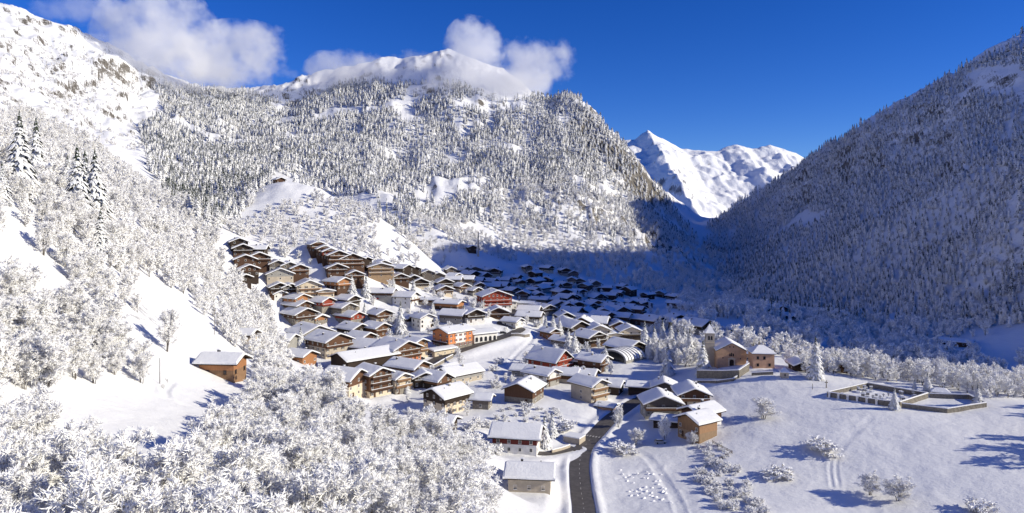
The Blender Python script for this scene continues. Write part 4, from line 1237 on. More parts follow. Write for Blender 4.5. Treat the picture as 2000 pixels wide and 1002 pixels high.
# ------------------------------------------------------------------ church and its neighbours
def build_church():
    W, L, Hh, pitch = 13.0, 15.0, 6.8, 0.53
    q = pick(1429, 714)
    a = R(11) - math.atan(429 / FPX)
    p = Vector((q.x - math.sin(a) * L / 2, q.y + math.cos(a) * L / 2, q.z))
    AVOID.append((p.x, p.y, 13))
    root = empty('church', p, a)
    tag(root, 'ochre rendered church with a wide gabled front and arched portal', 'church')
    rise = W / 2 * pitch
    MB().extr([(-W / 2, -4), (W / 2, -4), (W / 2, Hh), (0, Hh + rise), (-W / 2, Hh)], 'y', -L / 2, L / 2).build('wall', 'ochre', root)
    ox, oy, z0, rt = 0.5, 0.5, Hh + rise + 0.05, 0.18
    sx, sy = W / 2 + ox, L / 2 + oy; e = z0 - sx * pitch
    roof = MB().extr([(-sx, e), (0, z0), (sx, e), (sx, e + rt), (0, z0 + rt), (-sx, e + rt)], 'y', -sy, sy).build('roof', 'metal', root)
    link('snow_cover', roof_snow(W, L, ox + 0.05, oy + 0.06, pitch, 0.42, z0 + rt, seed=5), roof)
    y = -L / 2
    # portal with pilasters, arch and pediment
    m = MB().box(-1.45, -1.05, y - 0.22, y - 0.003, -0.3, 3.0).box(1.05, 1.45, y - 0.22, y - 0.003, -0.3, 3.0).box(-1.7, 1.7, y - 0.3, y - 0.003, 3.002, 3.35)
    m.extr([(-1.7, 3.352), (1.7, 3.352), (0, 4.0)], 'y', y - 0.26, y - 0.004)
    portal = m.build('portal', 'cream', root)
    arch = [(-0.95, -0.2), (0.95, -0.2)] + [(0.95 * math.cos(t), 1.95 + 0.95 * math.sin(t)) for t in np.linspace(0, math.pi, 9)]
    MB().extr(arch, 'y', y - 0.08, y - 0.003).build('door', 'dark', portal)
    for wx in (-0.75, 0, 0.75):
        hh = 1.7 if wx == 0 else 1.4
        ar = [(wx - 0.27, 4.35), (wx + 0.27, 4.35)] + [(wx + 0.27 * math.cos(t), 4.35 + hh - 0.27 + 0.27 * math.sin(t)) for t in np.linspace(0, math.pi, 7)]
        MB().extr(ar, 'y', y - 0.07, y - 0.003).build('arched_window', 'glass', root)
    for wx, wz in ((-0.8, 8.4), (0.8, 8.4), (-3.9, 3.3), (3.9, 3.1)):
        MB().box(wx - 0.22, wx + 0.22, y - 0.06, y - 0.003, wz, wz + 0.6).build('window', 'glass', root)
    for k in range(3):
        yy = -L / 2 + 3 + k * 4.5
        MB().box(-W / 2 - 0.06, -W / 2 - 0.003, yy - 0.5, yy + 0.5, 3.4, 5.4).build('window', 'glass', root)
    # tower, its own thing standing behind the nave
    tp = Vector(((1386 - 1000) / FPX * 322, 322, 0)); tp.z = h1(tp.x, tp.y)
    t = empty('bell_tower', tp, a); tag(t, 'square stone bell tower with snowy pyramid spire and cross beside church', 'tower')
    AVOID.append((tp.x, tp.y, 4))
    hb = 27.0 - tp.z; r = 1.95
    MB().box(-r, r, -r, r, -4, hb).build('shaft', 'beige', t)
    MB().box(-r - 0.15, r + 0.15, -r - 0.15, r + 0.15, hb - 4.6, hb - 4.3).build('string_course', 'cream', t)
    for s, rz in (('f', 0), ('l', -math.pi / 2), ('r', math.pi / 2)):
        for wx in (-0.62, 0.62):
            ar = [(wx - 0.42, hb - 3.2), (wx + 0.42, hb - 3.2)] + [(wx + 0.42 * math.cos(q_), hb - 1.7 + 0.42 * math.sin(q_)) for q_ in np.linspace(0, math.pi, 7)]
            o = MB().extr(ar, 'y', -r - 0.05, -r - 0.003).build('belfry_opening', 'glass', t); o.rotation_euler = (0, 0, rz)
    e = r + 0.45
    cor = [(-e, -e, hb), (e, -e, hb), (e, e, hb), (-e, e, hb)]
    mid = [(x * 0.62, y_ * 0.62, hb + 1.35) for x, y_, z in cor]
    sp = MB().add(cor + mid + [(0, 0, hb + 4.3)], [(0, 1, 5, 4), (1, 2, 6, 5), (2, 3, 7, 6), (3, 0, 4, 7), (4, 5, 8), (5, 6, 8), (6, 7, 8), (7, 4, 8), (3, 2, 1, 0)]).build('spire', 'snow', t)
    MB().box(-0.07, 0.07, -0.07, 0.07, hb + 4.2, hb + 6.2).box(-0.6, 0.6, -0.065, 0.065, hb + 5.2, hb + 5.4).build('cross', 'metal', sp)
    # parsonage with hipped roof
    q = pick(1492, 719); b = R(14) - math.atan(492 / FPX)
    w, l, h = 9.0, 9.5, 6.2
    pp = Vector((q.x - math.sin(b) * l / 2, q.y + math.cos(b) * l / 2, q.z))
    AVOID.append((pp.x, pp.y, 7))
    g = empty('parsonage', pp, b); tag(g, 'square ochre parsonage with hipped snowy roof right of the church', 'house')
    MB().box(-w / 2, w / 2, -l / 2, l / 2, -4, h).build('wall', 'pinkochre', g)
    def hip(o, sx, sy, z, hgt, rd, th, nm, mt, par):
        m = MB(); v = [(-sx, -sy, z), (sx, -sy, z), (sx, sy, z), (-sx, sy, z), (-rd, 0, z + hgt), (rd, 0, z + hgt)]
        m.add(v + [(x, y_, zz - th) for x, y_, zz in v[:4]], [(0, 1, 5, 4), (1, 2, 5), (2, 3, 4, 5), (3, 0, 4), (7, 6, 0, 3)[::-1], (6, 7, 1, 0), (7, 8, 2, 1), (8, 9, 3, 2), (9, 6, 0, 3), (9, 8, 7, 6)][:4] + [(6, 7, 1, 0), (7, 8, 2, 1), (8, 9, 3, 2), (9, 6, 0, 3), (9, 8, 7, 6)])
        return m.build(nm, mt, par)
    rf = hip(g, w / 2 + 0.7, l / 2 + 0.7, h + 0.15, 2.6, 1.0, 0.2, 'roof', 'metal', g)
    hip(g, w / 2 + 0.75, l / 2 + 0.75, h + 0.56, 2.7, 1.0, 0.39, 'snow_cover', 'snow', rf)
    MB().box(-0.9, -0.2, 0.8, 1.5, h + 1, h + 4.2).build('chimney', 'stone', rf)
    fr, pane = window_mesh('near', None, 'dark')
    for x, z, s in ((-2.6, 3.9, 'f'), (2.4, 0.9, 'f'), (-2.6, 0.8, 'f'), (0.2, 3.9, 'f'), (-2, 3.8, 'r'), (2, 3.8, 'r'), (-2, 0.8, 'r'), (2, 0.8, 'r')):
        loc, rz = ((x, -l / 2 - 0.003, z), 0) if s == 'f' else ((w / 2 + 0.003, x, z), math.pi / 2)
        k = link('window', fr, g, loc, rz); link('pane', pane, k)
    house(1467, 704, 6, 10, 4.2, 60, 'ochre', 'ochre', 'low ochre link building between church and parsonage', near=True, balc=0, h1_=2.0, chim=0, name='annex', cat='building', side_n=1, front_n=1)
    # shrine
    q = pick(1532, 736)
    s = empty('wayside_shrine', q, R(10) - math.atan(532 / FPX)); tag(s, 'tiny stone shrine with snowy pyramid roof right of the parsonage', 'shrine')
    MB().box(-1.5, 1.5, -1.5, 1.5, -2, 2.6).build('wall', 'beige', s)
    rf = MB().add([(-2, -2, 2.55), (2, -2, 2.55), (2, 2, 2.55), (-2, 2, 2.55), (0, 0, 4.3), (-2, -2, 2.3), (2, -2, 2.3), (2, 2, 2.3), (-2, 2, 2.3)],
                  [(0, 1, 4), (1, 2, 4), (2, 3, 4), (3, 0, 4), (5, 6, 1, 0), (6, 7, 2, 1), (7, 8, 3, 2), (8, 5, 0, 3), (8, 7, 6, 5)]).build('roof', 'snow', s)
    MB().box(-0.25, 0.25, -1.56, -1.503, 0.7, 1.7).build('window', 'glass', s)
    AVOID.append((q.x, q.y, 3))
build_church()

def wall_run(name, label, pts, hgt, thick, mat, cat='wall', below=2.5, parent=None, group=None, tops=None):
    """a masonry wall along world points, with its cap of snow"""
    root = parent or empty(name, (pts[0][0], pts[0][1], pts[0][2]))
    if parent is None: tag(root, label, cat, group)
    off = root.location
    for i in range(len(pts) - 1):
        p, q = Vector(pts[i]), Vector(pts[i + 1])
        d = (q - p); d.z = 0; ln = d.length; ang = math.atan2(d.y, d.x)
        n = max(1, int(ln / 3.0))
        m = MB(); c = MB(); tp = hgt if tops is None else None
        for k in range(n):
            u0, u1 = k / n, (k + 1) / n
            g0 = p.z + (q.z - p.z) * u0; g1 = p.z + (q.z - p.z) * u1
            t0, t1 = g0 + hgt, g1 + hgt
            x0, x1 = ln * u0, ln * u1
            y0, y1 = -thick / 2, thick / 2
            m.add([(x0, y0, g0 - below), (x1, y0, g1 - below), (x1, y1, g1 - below), (x0, y1, g0 - below), (x0, y0, t0), (x1, y0, t1), (x1, y1, t1), (x0, y1, t0)],
                  [(0, 1, 5, 4), (2, 3, 7, 6), (4, 5, 6, 7)] + ([(3, 0, 4, 7)] if k == 0 else []) + ([(1, 2, 6, 5)] if k == n - 1 else []))
            y0, y1 = -thick / 2 - 0.08, thick / 2 + 0.08
            c.add([(x0, y0, t0 + 0.005), (x1, y0, t1 + 0.005), (x1, y1, t1 + 0.005), (x0, y1, t0 + 0.005), (x0, y0 + 0.06, t0 + 0.26), (x1, y0 + 0.06, t1 + 0.26), (x1, y1 - 0.06, t1 + 0.26), (x0, y1 - 0.06, t0 + 0.26)],
                  [(0, 1, 5, 4), (2, 3, 7, 6), (4, 5, 6, 7)] + ([(3, 0, 4, 7)] if k == 0 else []) + ([(1, 2, 6, 5)] if k == n - 1 else []))
        loc = (p.x - off.x, p.y - off.y, -off.z)
        w = m.build('wall_section', mat, root, loc); w.rotation_euler = (0, 0, ang)
        s = c.build('wall_snow', 'snow', w)
    return root

def gp(px, py):
    p = pick(px, py); return (p.x, p.y, p.z)

def build_walls():
    wall_run('retaining_wall', 'dark stone retaining wall carrying the church terrace', [gp(1362, 738), gp(1376, 738), gp(1410, 739), gp(1442, 738), gp(1462, 724)], 3.4, 0.8, 'wallstone')
    wall_run('path_wall', 'low stone wall along the lane below the church terrace', [gp(1345, 748), gp(1400, 748), gp(1432, 744), gp(1446, 734)], 1.1, 0.5, 'wallstone')
    wall_run('terrace_wall', 'low dark wall in front of the parsonage', [gp(1468, 733), gp(1510, 731)], 1.3, 0.5, 'wallstone')
    wall_run('road_wall', 'stone retaining wall holding the upper road above the village', [gp(832, 728), gp(850, 719), (gp(868, 708)), gp(884, 700)], 1.7, 0.6, 'stone')
    wall_run('hairpin_wall', 'curved stone wall under the hairpin bend', [gp(998, 658), gp(1012, 660), gp(1024, 661), gp(1034, 659)], 1.6, 0.6, 'stone')
    wall_run('garden_wall', 'pale rendered garden wall beside the junction', [gp(1078, 884), gp(1100, 878), gp(1113, 873)], 1.2, 0.35, 'beige')
    # terrace block at the junction
    q = pick(1122, 860); b = empty('terrace_block', q, R(-32)); tag(b, 'pale concrete terrace block with snow on top beside the crossing', 'terrace')
    MB().box(-3.2, 3.2, -2.5, 2.5, -3, 1.9).build('wall', 'beige', b); MB().box(-3.3, 3.3, -2.6, 2.6, 1.902, 2.3).build('snow_cover', 'snow', b)
    # cemetery
    A = gp(1616, 775); Bq = gp(1727, 792); E = gp(1757, 795); Fc = gp(1849, 806); G = gp(1926, 795)
    Cc = gp(1812, 777); Dd = gp(1694, 757); K = gp(1893, 779)
    c1 = wall_run('cemetery_wall', 'left cemetery enclosure of dark stone with pale buttresses', [Dd, A, Bq, E, Cc, Dd], 1.9, 0.45, 'wallstone', cat='cemetery', below=4)
    va, vb = Vector(A), Vector(Bq); n = 6
    ang = math.atan2(vb.y - va.y, vb.x - va.x)
    bm = MB().box(-0.35, 0.35, -0.9, -0.24, -2.5, 1.75).box(-0.42, 0.42, -0.98, -0.236, 1.752, 1.95).mesh('buttress', 'white')
    for k in range(n):
        p = va.lerp(vb, (k + 0.25) / n) - c1.location
        link('buttress', bm, c1, p, ang)
    wall_run('cemetery_wall', 'right cemetery enclosure with a lower pale stone wall', [(E[0] + 0.4, E[1] - 0.6, E[2]), Fc, G, K, (Cc[0] + 1, Cc[1] + 0.4, Cc[2])], 1.6, 0.45, 'wallstone', cat='cemetery', below=4)
    # snow filling the enclosure to make its raised floor
    def ctr(*p): return Vector([sum(v[i] for v in p) / len(p) for i in range(3)])
    g = random.Random(3)
    for k in range(26):
        u, v = g.random(), g.random()
        a_, b_ = Vector(A).lerp(Vector(Bq), 0.1 + 0.85 * u), Vector(Dd).lerp(Vector(Cc), 0.05 + 0.9 * u)
        p = a_.lerp(b_, 0.15 + 0.75 * v); p.z = h1(p.x, p.y)
        s = empty('gravestone', p, R(-20 + g.uniform(-15, 15))); tag(s, 'snow-capped gravestone inside the left cemetery enclosure', 'gravestone', 'gravestones in the cemetery')
        hh = g.uniform(0.9, 1.7); w = g.uniform(0.35, 0.6)
        if k % 4 == 0:
            MB().box(-0.12, 0.12, -0.1, 0.1, -0.5, hh + 0.5).box(-0.45, 0.45, -0.095, 0.095, hh - 0.1, hh + 0.12).build('stone', 'grey', s)
            MB().box(-0.46, 0.46, -0.12, 0.12, hh + 0.121, hh + 0.24).build('snow_cap', 'snow', s)
        else:
            MB().box(-w, w, -0.14, 0.14, -0.5, hh).build('stone', 'grey', s); MB().box(-w - 0.06, w + 0.06, -0.22, 0.22, hh + 0.002, hh + 0.26).build('snow_cap', 'snow', s)
        MB().box(-0.55, 0.55, -2.1, -0.25, -0.5, 0.45).build('grave_slab', 'snow', s)
    q = pick(1836, 774); s = empty('cemetery_shelter', q, R(-25)); tag(s, 'small roofed shelter with snow on the cemetery back wall', 'shelter')
    MB().box(-2.6, 2.6, -1.6, 1.6, -1, 2.0).build('wall', 'wallstone', s)
    MB().add([(-3.3, -2.2, 2.0), (3.3, -2.2, 2.0), (3.3, 2.2, 2.0), (-3.3, 2.2, 2.0), (-1.4, 0, 3.3), (1.4, 0, 3.3), (-3.3, -2.2, 1.75), (3.3, -2.2, 1.75), (3.3, 2.2, 1.75), (-3.3, 2.2, 1.75)],
             [(0, 1, 5, 4), (1, 2, 5), (2, 3, 4, 5), (3, 0, 4), (6, 7, 1, 0), (7, 8, 2, 1), (8, 9, 3, 2), (9, 6, 0, 3), (9, 8, 7, 6)]).build('roof', 'snow', s)
    for x, y, r in [((A[0] + Cc[0]) / 2, (A[1] + Cc[1]) / 2, 22), ((E[0] + G[0]) / 2, (E[1] + G[1]) / 2, 14)]:
        AVOID.append((x, y, r))
build_walls()

def build_hall():
    q = pick(1216, 700); a = R(-38) - math.atan(216 / FPX)
    AVOID.append((q.x, q.y, 12))
    h = empty('arched_hall', q, a); tag(h, 'hall with curved snowy barrel roof crossed by dark ribs', 'hall')
    W, L, rise, eave = 17.0, 16.0, 4.2, 1.2
    n = 16
    def arc(r_off):
        return [(-W / 2 * math.cos(math.pi * i / n) * (1 + r_off / 9), eave + (rise + r_off) * math.sin(math.pi * i / n)) for i in range(n + 1)]
    MB().extr([(-W / 2, -3), (W / 2, -3)] + arc(0)[::-1], 'y', -L / 2, L / 2).build('wall', 'grey', h)
    MB().extr([(-W / 2 + 1, 0), (W / 2 - 1, 0)] + [(x * 0.86, eave + (z - eave) * 0.82) for x, z in arc(0)][::-1], 'y', -L / 2 - 0.08, -L / 2 - 0.003).build('glazed_front', 'glass', h)
    k = 7
    for i in range(k):
        y0 = -L / 2 - 0.3 + (L + 0.6) * i / k; y1 = y0 + (L + 0.6) / k - 0.6
        MB().extr(arc(0.35) + arc(0.02)[::-1], 'y', y0, y1).build('snow_strip', 'snow', h)
        if i < k - 1: MB().extr(arc(0.42) + arc(0.015)[::-1], 'y', y1 + 0.004, y1 + 0.596).build('rib', 'metal', h)
build_hall()

# ------------------------------------------------------------------ small things
def car(px, py, rz, paint, label):
    q = pick(px, py); c = empty('parked_car', (q.x, q.y, q.z), R(rz)); tag(c, label, 'car')
    m = MB().extr([(-2.1, 0.35), (2.1, 0.35), (2.1, 0.75), (1.9, 0.9), (1.1, 0.98), (-2.0, 1.0), (-2.1, 0.8)], 'y', -0.85, 0.85)
    m.build('body', paint, c)
    MB().extr([(1.05, 0.985), (0.45, 1.45), (-1.3, 1.48), (-1.85, 1.0)], 'y', -0.76, 0.76).build('cabin', 'glass', c)
    MB().box(-1.5, 0.5, -0.72, 0.72, 1.482, 1.62).build('roof_snow', 'snow', c)
    MB().extr([(1.0, 0.99), (1.95, 0.91), (1.9, 1.02), (1.1, 1.1)], 'y', -0.8, 0.8).build('bonnet_snow', 'snow', c)
    for x in (-1.3, 1.3):
        for y in (-0.8, 0.8):
            MB().tube((x, y - 0.1, 0.33), (x, y + 0.1, 0.33), 0.33, 0.33, 12).build('wheel', 'rubber', c)
def pole(px, py, hgt, label, name='utility_pole', r=0.1, mat='greywood', arm=0.0, cat='pole', group=None):
    q = pick(px, py); o = empty(name, q); tag(o, label, cat, group)
    MB().tube((0, 0, -1), (0, 0, hgt), r, r * 0.7, 7).build('post', mat, o)
    if arm: MB().box(-arm, arm, -0.06, 0.06, hgt - 0.5, hgt - 0.35).build('cross_arm', mat, o)
    return o
def build_small():
    car(1290, 866, 2, 'carpaint', 'snow-dusted silver car parked below the tan barn')
    car(737, 584, 10, 'carred', 'red car beside the low brown house')
    car(822, 700, 35, 'cardark', 'dark car parked next to the coral chalet')
    car(598, 722, 5, 'cardark', 'dark snow-covered car in the yard below the tall stone house')
    car(842, 693, 38, 'carpaint', 'grey car outside the roadside shop')
    car(982, 646, 20, 'cardark', 'dark car inside the hairpin bend')
    pole(312, 748, 6, 'thin wooden post on the open left slope', 'wooden_post', 0.09)
    pole(419, 652, 9, 'left wooden power pole on the slope above the lone chalet', arm=0.7)
    pole(424, 646, 7, 'right wooden power pole on the slope above the lone chalet', arm=0.7)
    pole(934, 524, 24, 'tall pale mast standing in the shaded trees', 'mast', 0.9, 'beige', cat='mast')
    o = pole(1168, 820, 7, 'street lamp on the snow bank above the crossing', 'street_lamp', 0.09, 'metal', cat='street lamp')
    MB().box(-0.1, 1.3, -0.09, 0.09, 6.9, 7.05).build('lamp_head', 'metal', o)
    pole(1587, 760, 2.2, 'short post in the field left of the cemetery', 'wooden_post', 0.12)
    o = pole(1614, 757, 3.0, 'snowy stone cross post at the cemetery corner', 'stone_cross', 0.22, 'stone', cat='cross')
    MB().box(-0.6, 0.6, -0.14, 0.14, 2.0, 2.35).build('cross_bar', 'stone', o)
    # plank fence by the stream
    fp = [gp(1392, 866), gp(1410, 876), gp(1430, 886), gp(1418, 893), gp(1404, 899), gp(1390, 906)]
    f = empty('plank_fence', fp[0]); tag(f, 'low dark plank fence with a corner beside the stream', 'fence')
    for i in range(len(fp) - 1):
        p, q = Vector(fp[i]), Vector(fp[i + 1])
        for u in (0.0, 0.5):
            r = p.lerp(q, u) - f.location; MB().box(-0.07, 0.07, -0.07, 0.07, -0.6, 1.1).build('fence_post', 'greywood', f, r)
        for z in (0.45, 0.85):
            MB().tube(p - f.location + Vector((0, 0, z)), q - f.location + Vector((0, 0, z)), 0.09, 0.09, 4).build('rail', 'greywood', f)
    # rows of snow-capped clumps in the allotment
    g = random.Random(11)
    rows = []
    bm = []
    for s in range(3):
        m = MB(); gr = random.Random(s)
        ring = []
        for j, (rad, z) in enumerate(((0.75, -0.3), (0.8, 0.25), (0.55, 0.6), (0.15, 0.78))):
            ring.append([(rad * gr.uniform(0.8, 1.2) * math.cos(k * 0.8976), 0.55 * rad * gr.uniform(0.8, 1.2) * math.sin(k * 0.8976), z * gr.uniform(0.9, 1.15)) for k in range(7)])
        m.add([p for r in ring for p in r], [(j * 7 + k, j * 7 + (k + 1) % 7, (j + 1) * 7 + (k + 1) % 7, (j + 1) * 7 + k) for j in range(3) for k in range(7)] + [tuple(range(21, 28))])
        bm.append(m.mesh('snow_clump', 'twig'))
    for i in range(9):
        for j in range(7):
            px = 1212 + i * 9.5 + j * 3.5 + g.uniform(-5, 5); py = 918 + j * 8.5 + i * 1.6 + g.uniform(-4, 4)
            if g.random() < 0.3: continue
            q = pick(px, py)
            o = link('snow_clump', bm[(i + j) % 3], None, q, g.uniform(-0.4, 0.8), (g.uniform(0.5, 0.9), g.uniform(0.5, 0.9), g.uniform(0.3, 0.6)))
            tag(o, 'low snow-capped clump in the planted rows right of the road', 'clump', 'planted rows under snow')
build_small()

# single spruces that can be told apart: foot pixel, height in photo pixels, label
def build_spruces():
    T = [
        (38, 380, 165, 'tallest snow-draped spruce at the upper left edge'), (70, 366, 135, 'second snow-draped spruce right of the tallest at the left edge'), (4, 398, 80, 'small spruce cut by the left edge below the tallest pair'),
        (150, 436, 150, 'left spruce of the close group right of the tall pair'), (185, 440, 150, 'right spruce of the close group right of the tall pair'), (166, 410, 120, 'spruce peeping between the close group on the left hillside'), (196, 492, 90, 'lowest spruce of the close group on the left hillside'), (132, 372, 70, 'small spruce above the close group on the left hillside'),
        (385, 436, 62, 'left lone spruce at the lower edge of the dark stand'), (404, 444, 56, 'middle lone spruce at the lower edge of the dark stand'), (370, 426, 60, 'spruce behind the lone ones at the lower edge of the dark stand'), (424, 440, 50, 'right lone spruce at the lower edge of the dark stand'),
        (687, 577, 44, 'left of two white spruces beside the orange gable'), (715, 576, 42, 'right of two white spruces beside the orange gable'), (712, 625, 36, 'spruce left of the timber chalet with a white panel'), (782, 650, 64, 'tallest white spruce in the middle of the village'), (587, 682, 44, 'spruce in front of the broad old farmhouse'),
        (808, 573, 30, 'small spruce beside the low dark chalet on the upper slope'), (768, 560, 22, 'small spruce in front of the brown chalet below the dark barn'), (845, 612, 26, 'small spruce near the grey barn'), (906, 628, 34, 'slim spruce left of the black and white chalet'),
        (795, 768, 30, 'snowy spruce in front of the small square house'),
        (1080, 653, 42, 'largest spruce of the clump on the bank right of the hairpin'), (1066, 650, 38, 'left spruce of the clump on the bank right of the hairpin'), (1093, 654, 36, 'right spruce of the clump on the bank right of the hairpin'), (1110, 680, 42, 'spruce on the bank above the grey hut'), (1122, 690, 46, 'spruce in front of the grey hut near the hall'), (1182, 722, 50, 'slim spruce at the left corner of the arched hall'),
        (1259, 690, 64, 'tall spruce at the left end of the church grove'), (1278, 690, 56, 'second spruce in the church grove'), (1294, 684, 62, 'tallest back spruce of the church grove'), (1310, 686, 60, 'back spruce of the church grove right of the tallest'), (1325, 692, 52, 'bluish spruce in the middle of the church grove'), (1304, 732, 64, 'front spruce of the church grove standing in the snow'), (1325, 710, 34, 'small spruce right of the front grove spruce'), (1347, 708, 68, 'dark broad spruce left of the bell tower'), (1373, 728, 66, 'white spruce close against the church corner'), (1397, 668, 36, 'spruce behind the bell tower'), (1362, 700, 40, 'spruce between the dark broad one and the church'), (1286, 706, 44, 'white spruce in front of the tallest grove spruces'), (1268, 700, 46, 'white spruce at the front left of the church grove'), (1336, 690, 54, 'spruce at the back right of the church grove'), (1316, 700, 46, 'white spruce in the front middle of the church grove'),
        (1593, 739, 84, 'big lone spruce on the hill right of the parsonage'),
        (1747, 800, 44, 'spruce in front of the cemetery wall'), (1786, 766, 26, 'small spruce behind the cemetery'), (1812, 768, 42, 'dense spruce behind the cemetery shelter'), (1910, 792, 44, 'spruce at the right corner of the cemetery'),
        (1063, 872, 62, 'spruce at the corner of the maroon and white house'), (1078, 852, 50, 'spruce behind the maroon and white house'),
        (1640, 706, 30, 'left small spruce above the frosted belt behind the lone spruce'), (1657, 704, 30, 'right small spruce above the frosted belt behind the lone spruce'), (1593, 655, 36, 'shaded spruce directly behind the big lone spruce'), (1850, 712, 38, 'shaded spruce above the belt behind the cemetery'), (1760, 706, 30, 'shaded spruce over the middle of the frosted belt'), (1520, 690, 30, 'shaded spruce just right of the parsonage roof'),
    ]
    for i, (px, py, hp, lb) in enumerate(T):
        q = pick(px, py)
        if q is None: continue
        hm = hp / FPX * q.y
        wide = 1.1 if hm > 16 else 1.3
        plant('snowy_spruce', SPRUCE_HERO[i % 4], (q.x, q.y, q.z - 0.3), hm / 20.5, lb, 'spruce', None, True, None, wide)
        AVOID.append((q.x, q.y, hm * 0.1))
build_spruces()

def build_bushes():
    # single bushes on the open snow
    T = [(1222, 884, 22, 16, 'rounded snowy bush on the verge right of the crossing'), (1240, 868, 40, 30, 'wide frosted shrub in front of the carport'), (1298, 860, 12, 44, 'frosted tree in the shade beside the carport'), (1208, 835, 18, 38, 'white frosted tree bending over the bend of the road'),
         (1490, 818, 66, 36, 'frosted shrub alone in the field right of the tan barn'), (1610, 882, 30, 18, 'low snowy bush in the middle of the field'), (1520, 934, 30, 16, 'low snowy bush near the stream in the field'), (1352, 868, 24, 24, 'frosted shrub at the foot of the tan barn'), (1700, 966, 44, 40, 'left frosted shrub of the pair at the bottom of the field'), (1755, 978, 60, 44, 'right frosted shrub of the pair at the bottom of the field'), (1915, 1000, 26, 20, 'frosted shrub cut by the bottom edge at the right'),
         (325, 682, 50, 78, 'fan-shaped bare tree alone on the open left slope'), (1100, 838, 20, 14, 'snowy shrub on the bank above the garden wall')]
    for i, (px, py, wp, hp, lb) in enumerate(T):
        q = pick(px, py); hm = hp / FPX * q.y; wm = wp / FPX * q.y
        big = hm > 4
        vs = BARE_HERO if big else BUSH
        o = plant('snowy_shrub' if not big else 'frosted_tree', vs[i % len(vs)], (q.x, q.y, q.z - 0.1), hm / (10 if big else 1.7), lb, 'shrub' if not big else 'tree', None, True, None, min(2.0, max(0.8, wp / hp / 0.75)))
    g = random.Random(21)
    def band(poly, n, hmin, hmax, lb, grp, seed):
        pts = scatter([poly], 150, 420, 2.0 if n > 40 else 3.0, 1.0, seed=seed)
        idx = np.random.default_rng(seed).permutation(len(pts))[:n]
        for k in idx:
            h = g.uniform(hmin, hmax)
            plant('snowy_shrub', BUSH[k % 3], pts[k] - np.array([0, 0, 0.1]), h / 1.7, lb, 'shrub', grp, parts=False)
    band([(1340, 900), (1400, 905), (1440, 915), (1500, 1010), (1400, 1010), (1370, 950)], 60, 0.7, 1.9, 'snowy bush in the tangle along the stream at lower right', 'bushes along the stream', 1)
    band([(1355, 865), (1400, 860), (1430, 890), (1380, 910)], 18, 0.6, 1.5, 'snowy bush between the tan barn and the plank fence', 'bushes by the plank fence', 2)
    band([(960, 800), (1050, 790), (1100, 800), (1090, 860), (1060, 850), (960, 840)], 36, 0.7, 1.6, 'snowy garden bush above the maroon and white house', 'garden bushes above the maroon house', 3)
    band([(890, 840), (960, 830), (975, 900), (940, 960), (900, 920)], 30, 1.2, 3.0, 'snowy bush on the bank left of the maroon and white house', 'bushes on the bank', 4)
build_bushes()
def build_garden_trees():
    pts = scatter([[(560, 560), (900, 545), (1130, 560), (1280, 600), (1300, 650), (1240, 665), (1200, 690), (1230, 800), (1080, 800), (960, 800), (900, 820), (780, 790), (620, 700)]], 230, 700, 7.0, 0.62, seed=31)
    g = random.Random(5)
    d, _ = path_dist(pts[:, 0], pts[:, 1], ROADS['upper'][0])
    n = 0
    for k, p in enumerate(pts[np.random.default_rng(4).permutation(len(pts))]):
        px, py = proj(*p)
        if inpoly(np.array([px]), np.array([py]), [(905, 680), (1040, 650), (1110, 690), (1000, 700), (940, 720)])[0] or inpoly(np.array([px]), np.array([py]), [(1075, 780), (1200, 770), (1200, 810), (1150, 850), (1080, 830)])[0]: continue
        if n > 190: break
        n += 1
        h = g.uniform(2.0, 6.0)
        big = h > 3.4
        vs = BARE_MID if big else BUSH
        plant('garden_tree' if big else 'garden_shrub', vs[k % len(vs)], p - np.array([0, 0, 0.1]), h / (10 if big else 1.7), 'small frosted tree in a garden between the village houses' if big else 'snow-covered shrub in a garden between the village houses', 'tree' if big else 'shrub', 'frosted garden trees' if big else 'snowy garden shrubs', parts=False)
build_garden_trees()

# ------------------------------------------------------------------ woods
ZONES = []        # (kind, zone key, points, heights)
def zone(kind, key, pts, hmin, hmax, seed=5):
    g = np.random.default_rng(seed)
    h = g.uniform(hmin, hmax, len(pts)) * (0.85 + 0.3 * fbm(pts[:, 0] / 30, pts[:, 1] / 30, 2, 3)) if len(pts) else np.zeros(0)
    ZONES.append((kind, key, pts, h))

OPEN_LEFT = [[(205, 700), (250, 640), (300, 570), (345, 560), (365, 590), (430, 650), (470, 690), (480, 720), (440, 760), (470, 790), (420, 850), (330, 850), (250, 790), (190, 760), (100, 745), (20, 720), (0, 700), (0, 640), (60, 690), (140, 720)],
             [(0, 430), (40, 450), (90, 500), (110, 530), (150, 570), (120, 600), (60, 540), (0, 530)],
             [(250, 570), (300, 540), (360, 590), (300, 620)],
             [(0, 880), (60, 870), (70, 950), (0, 960)]]
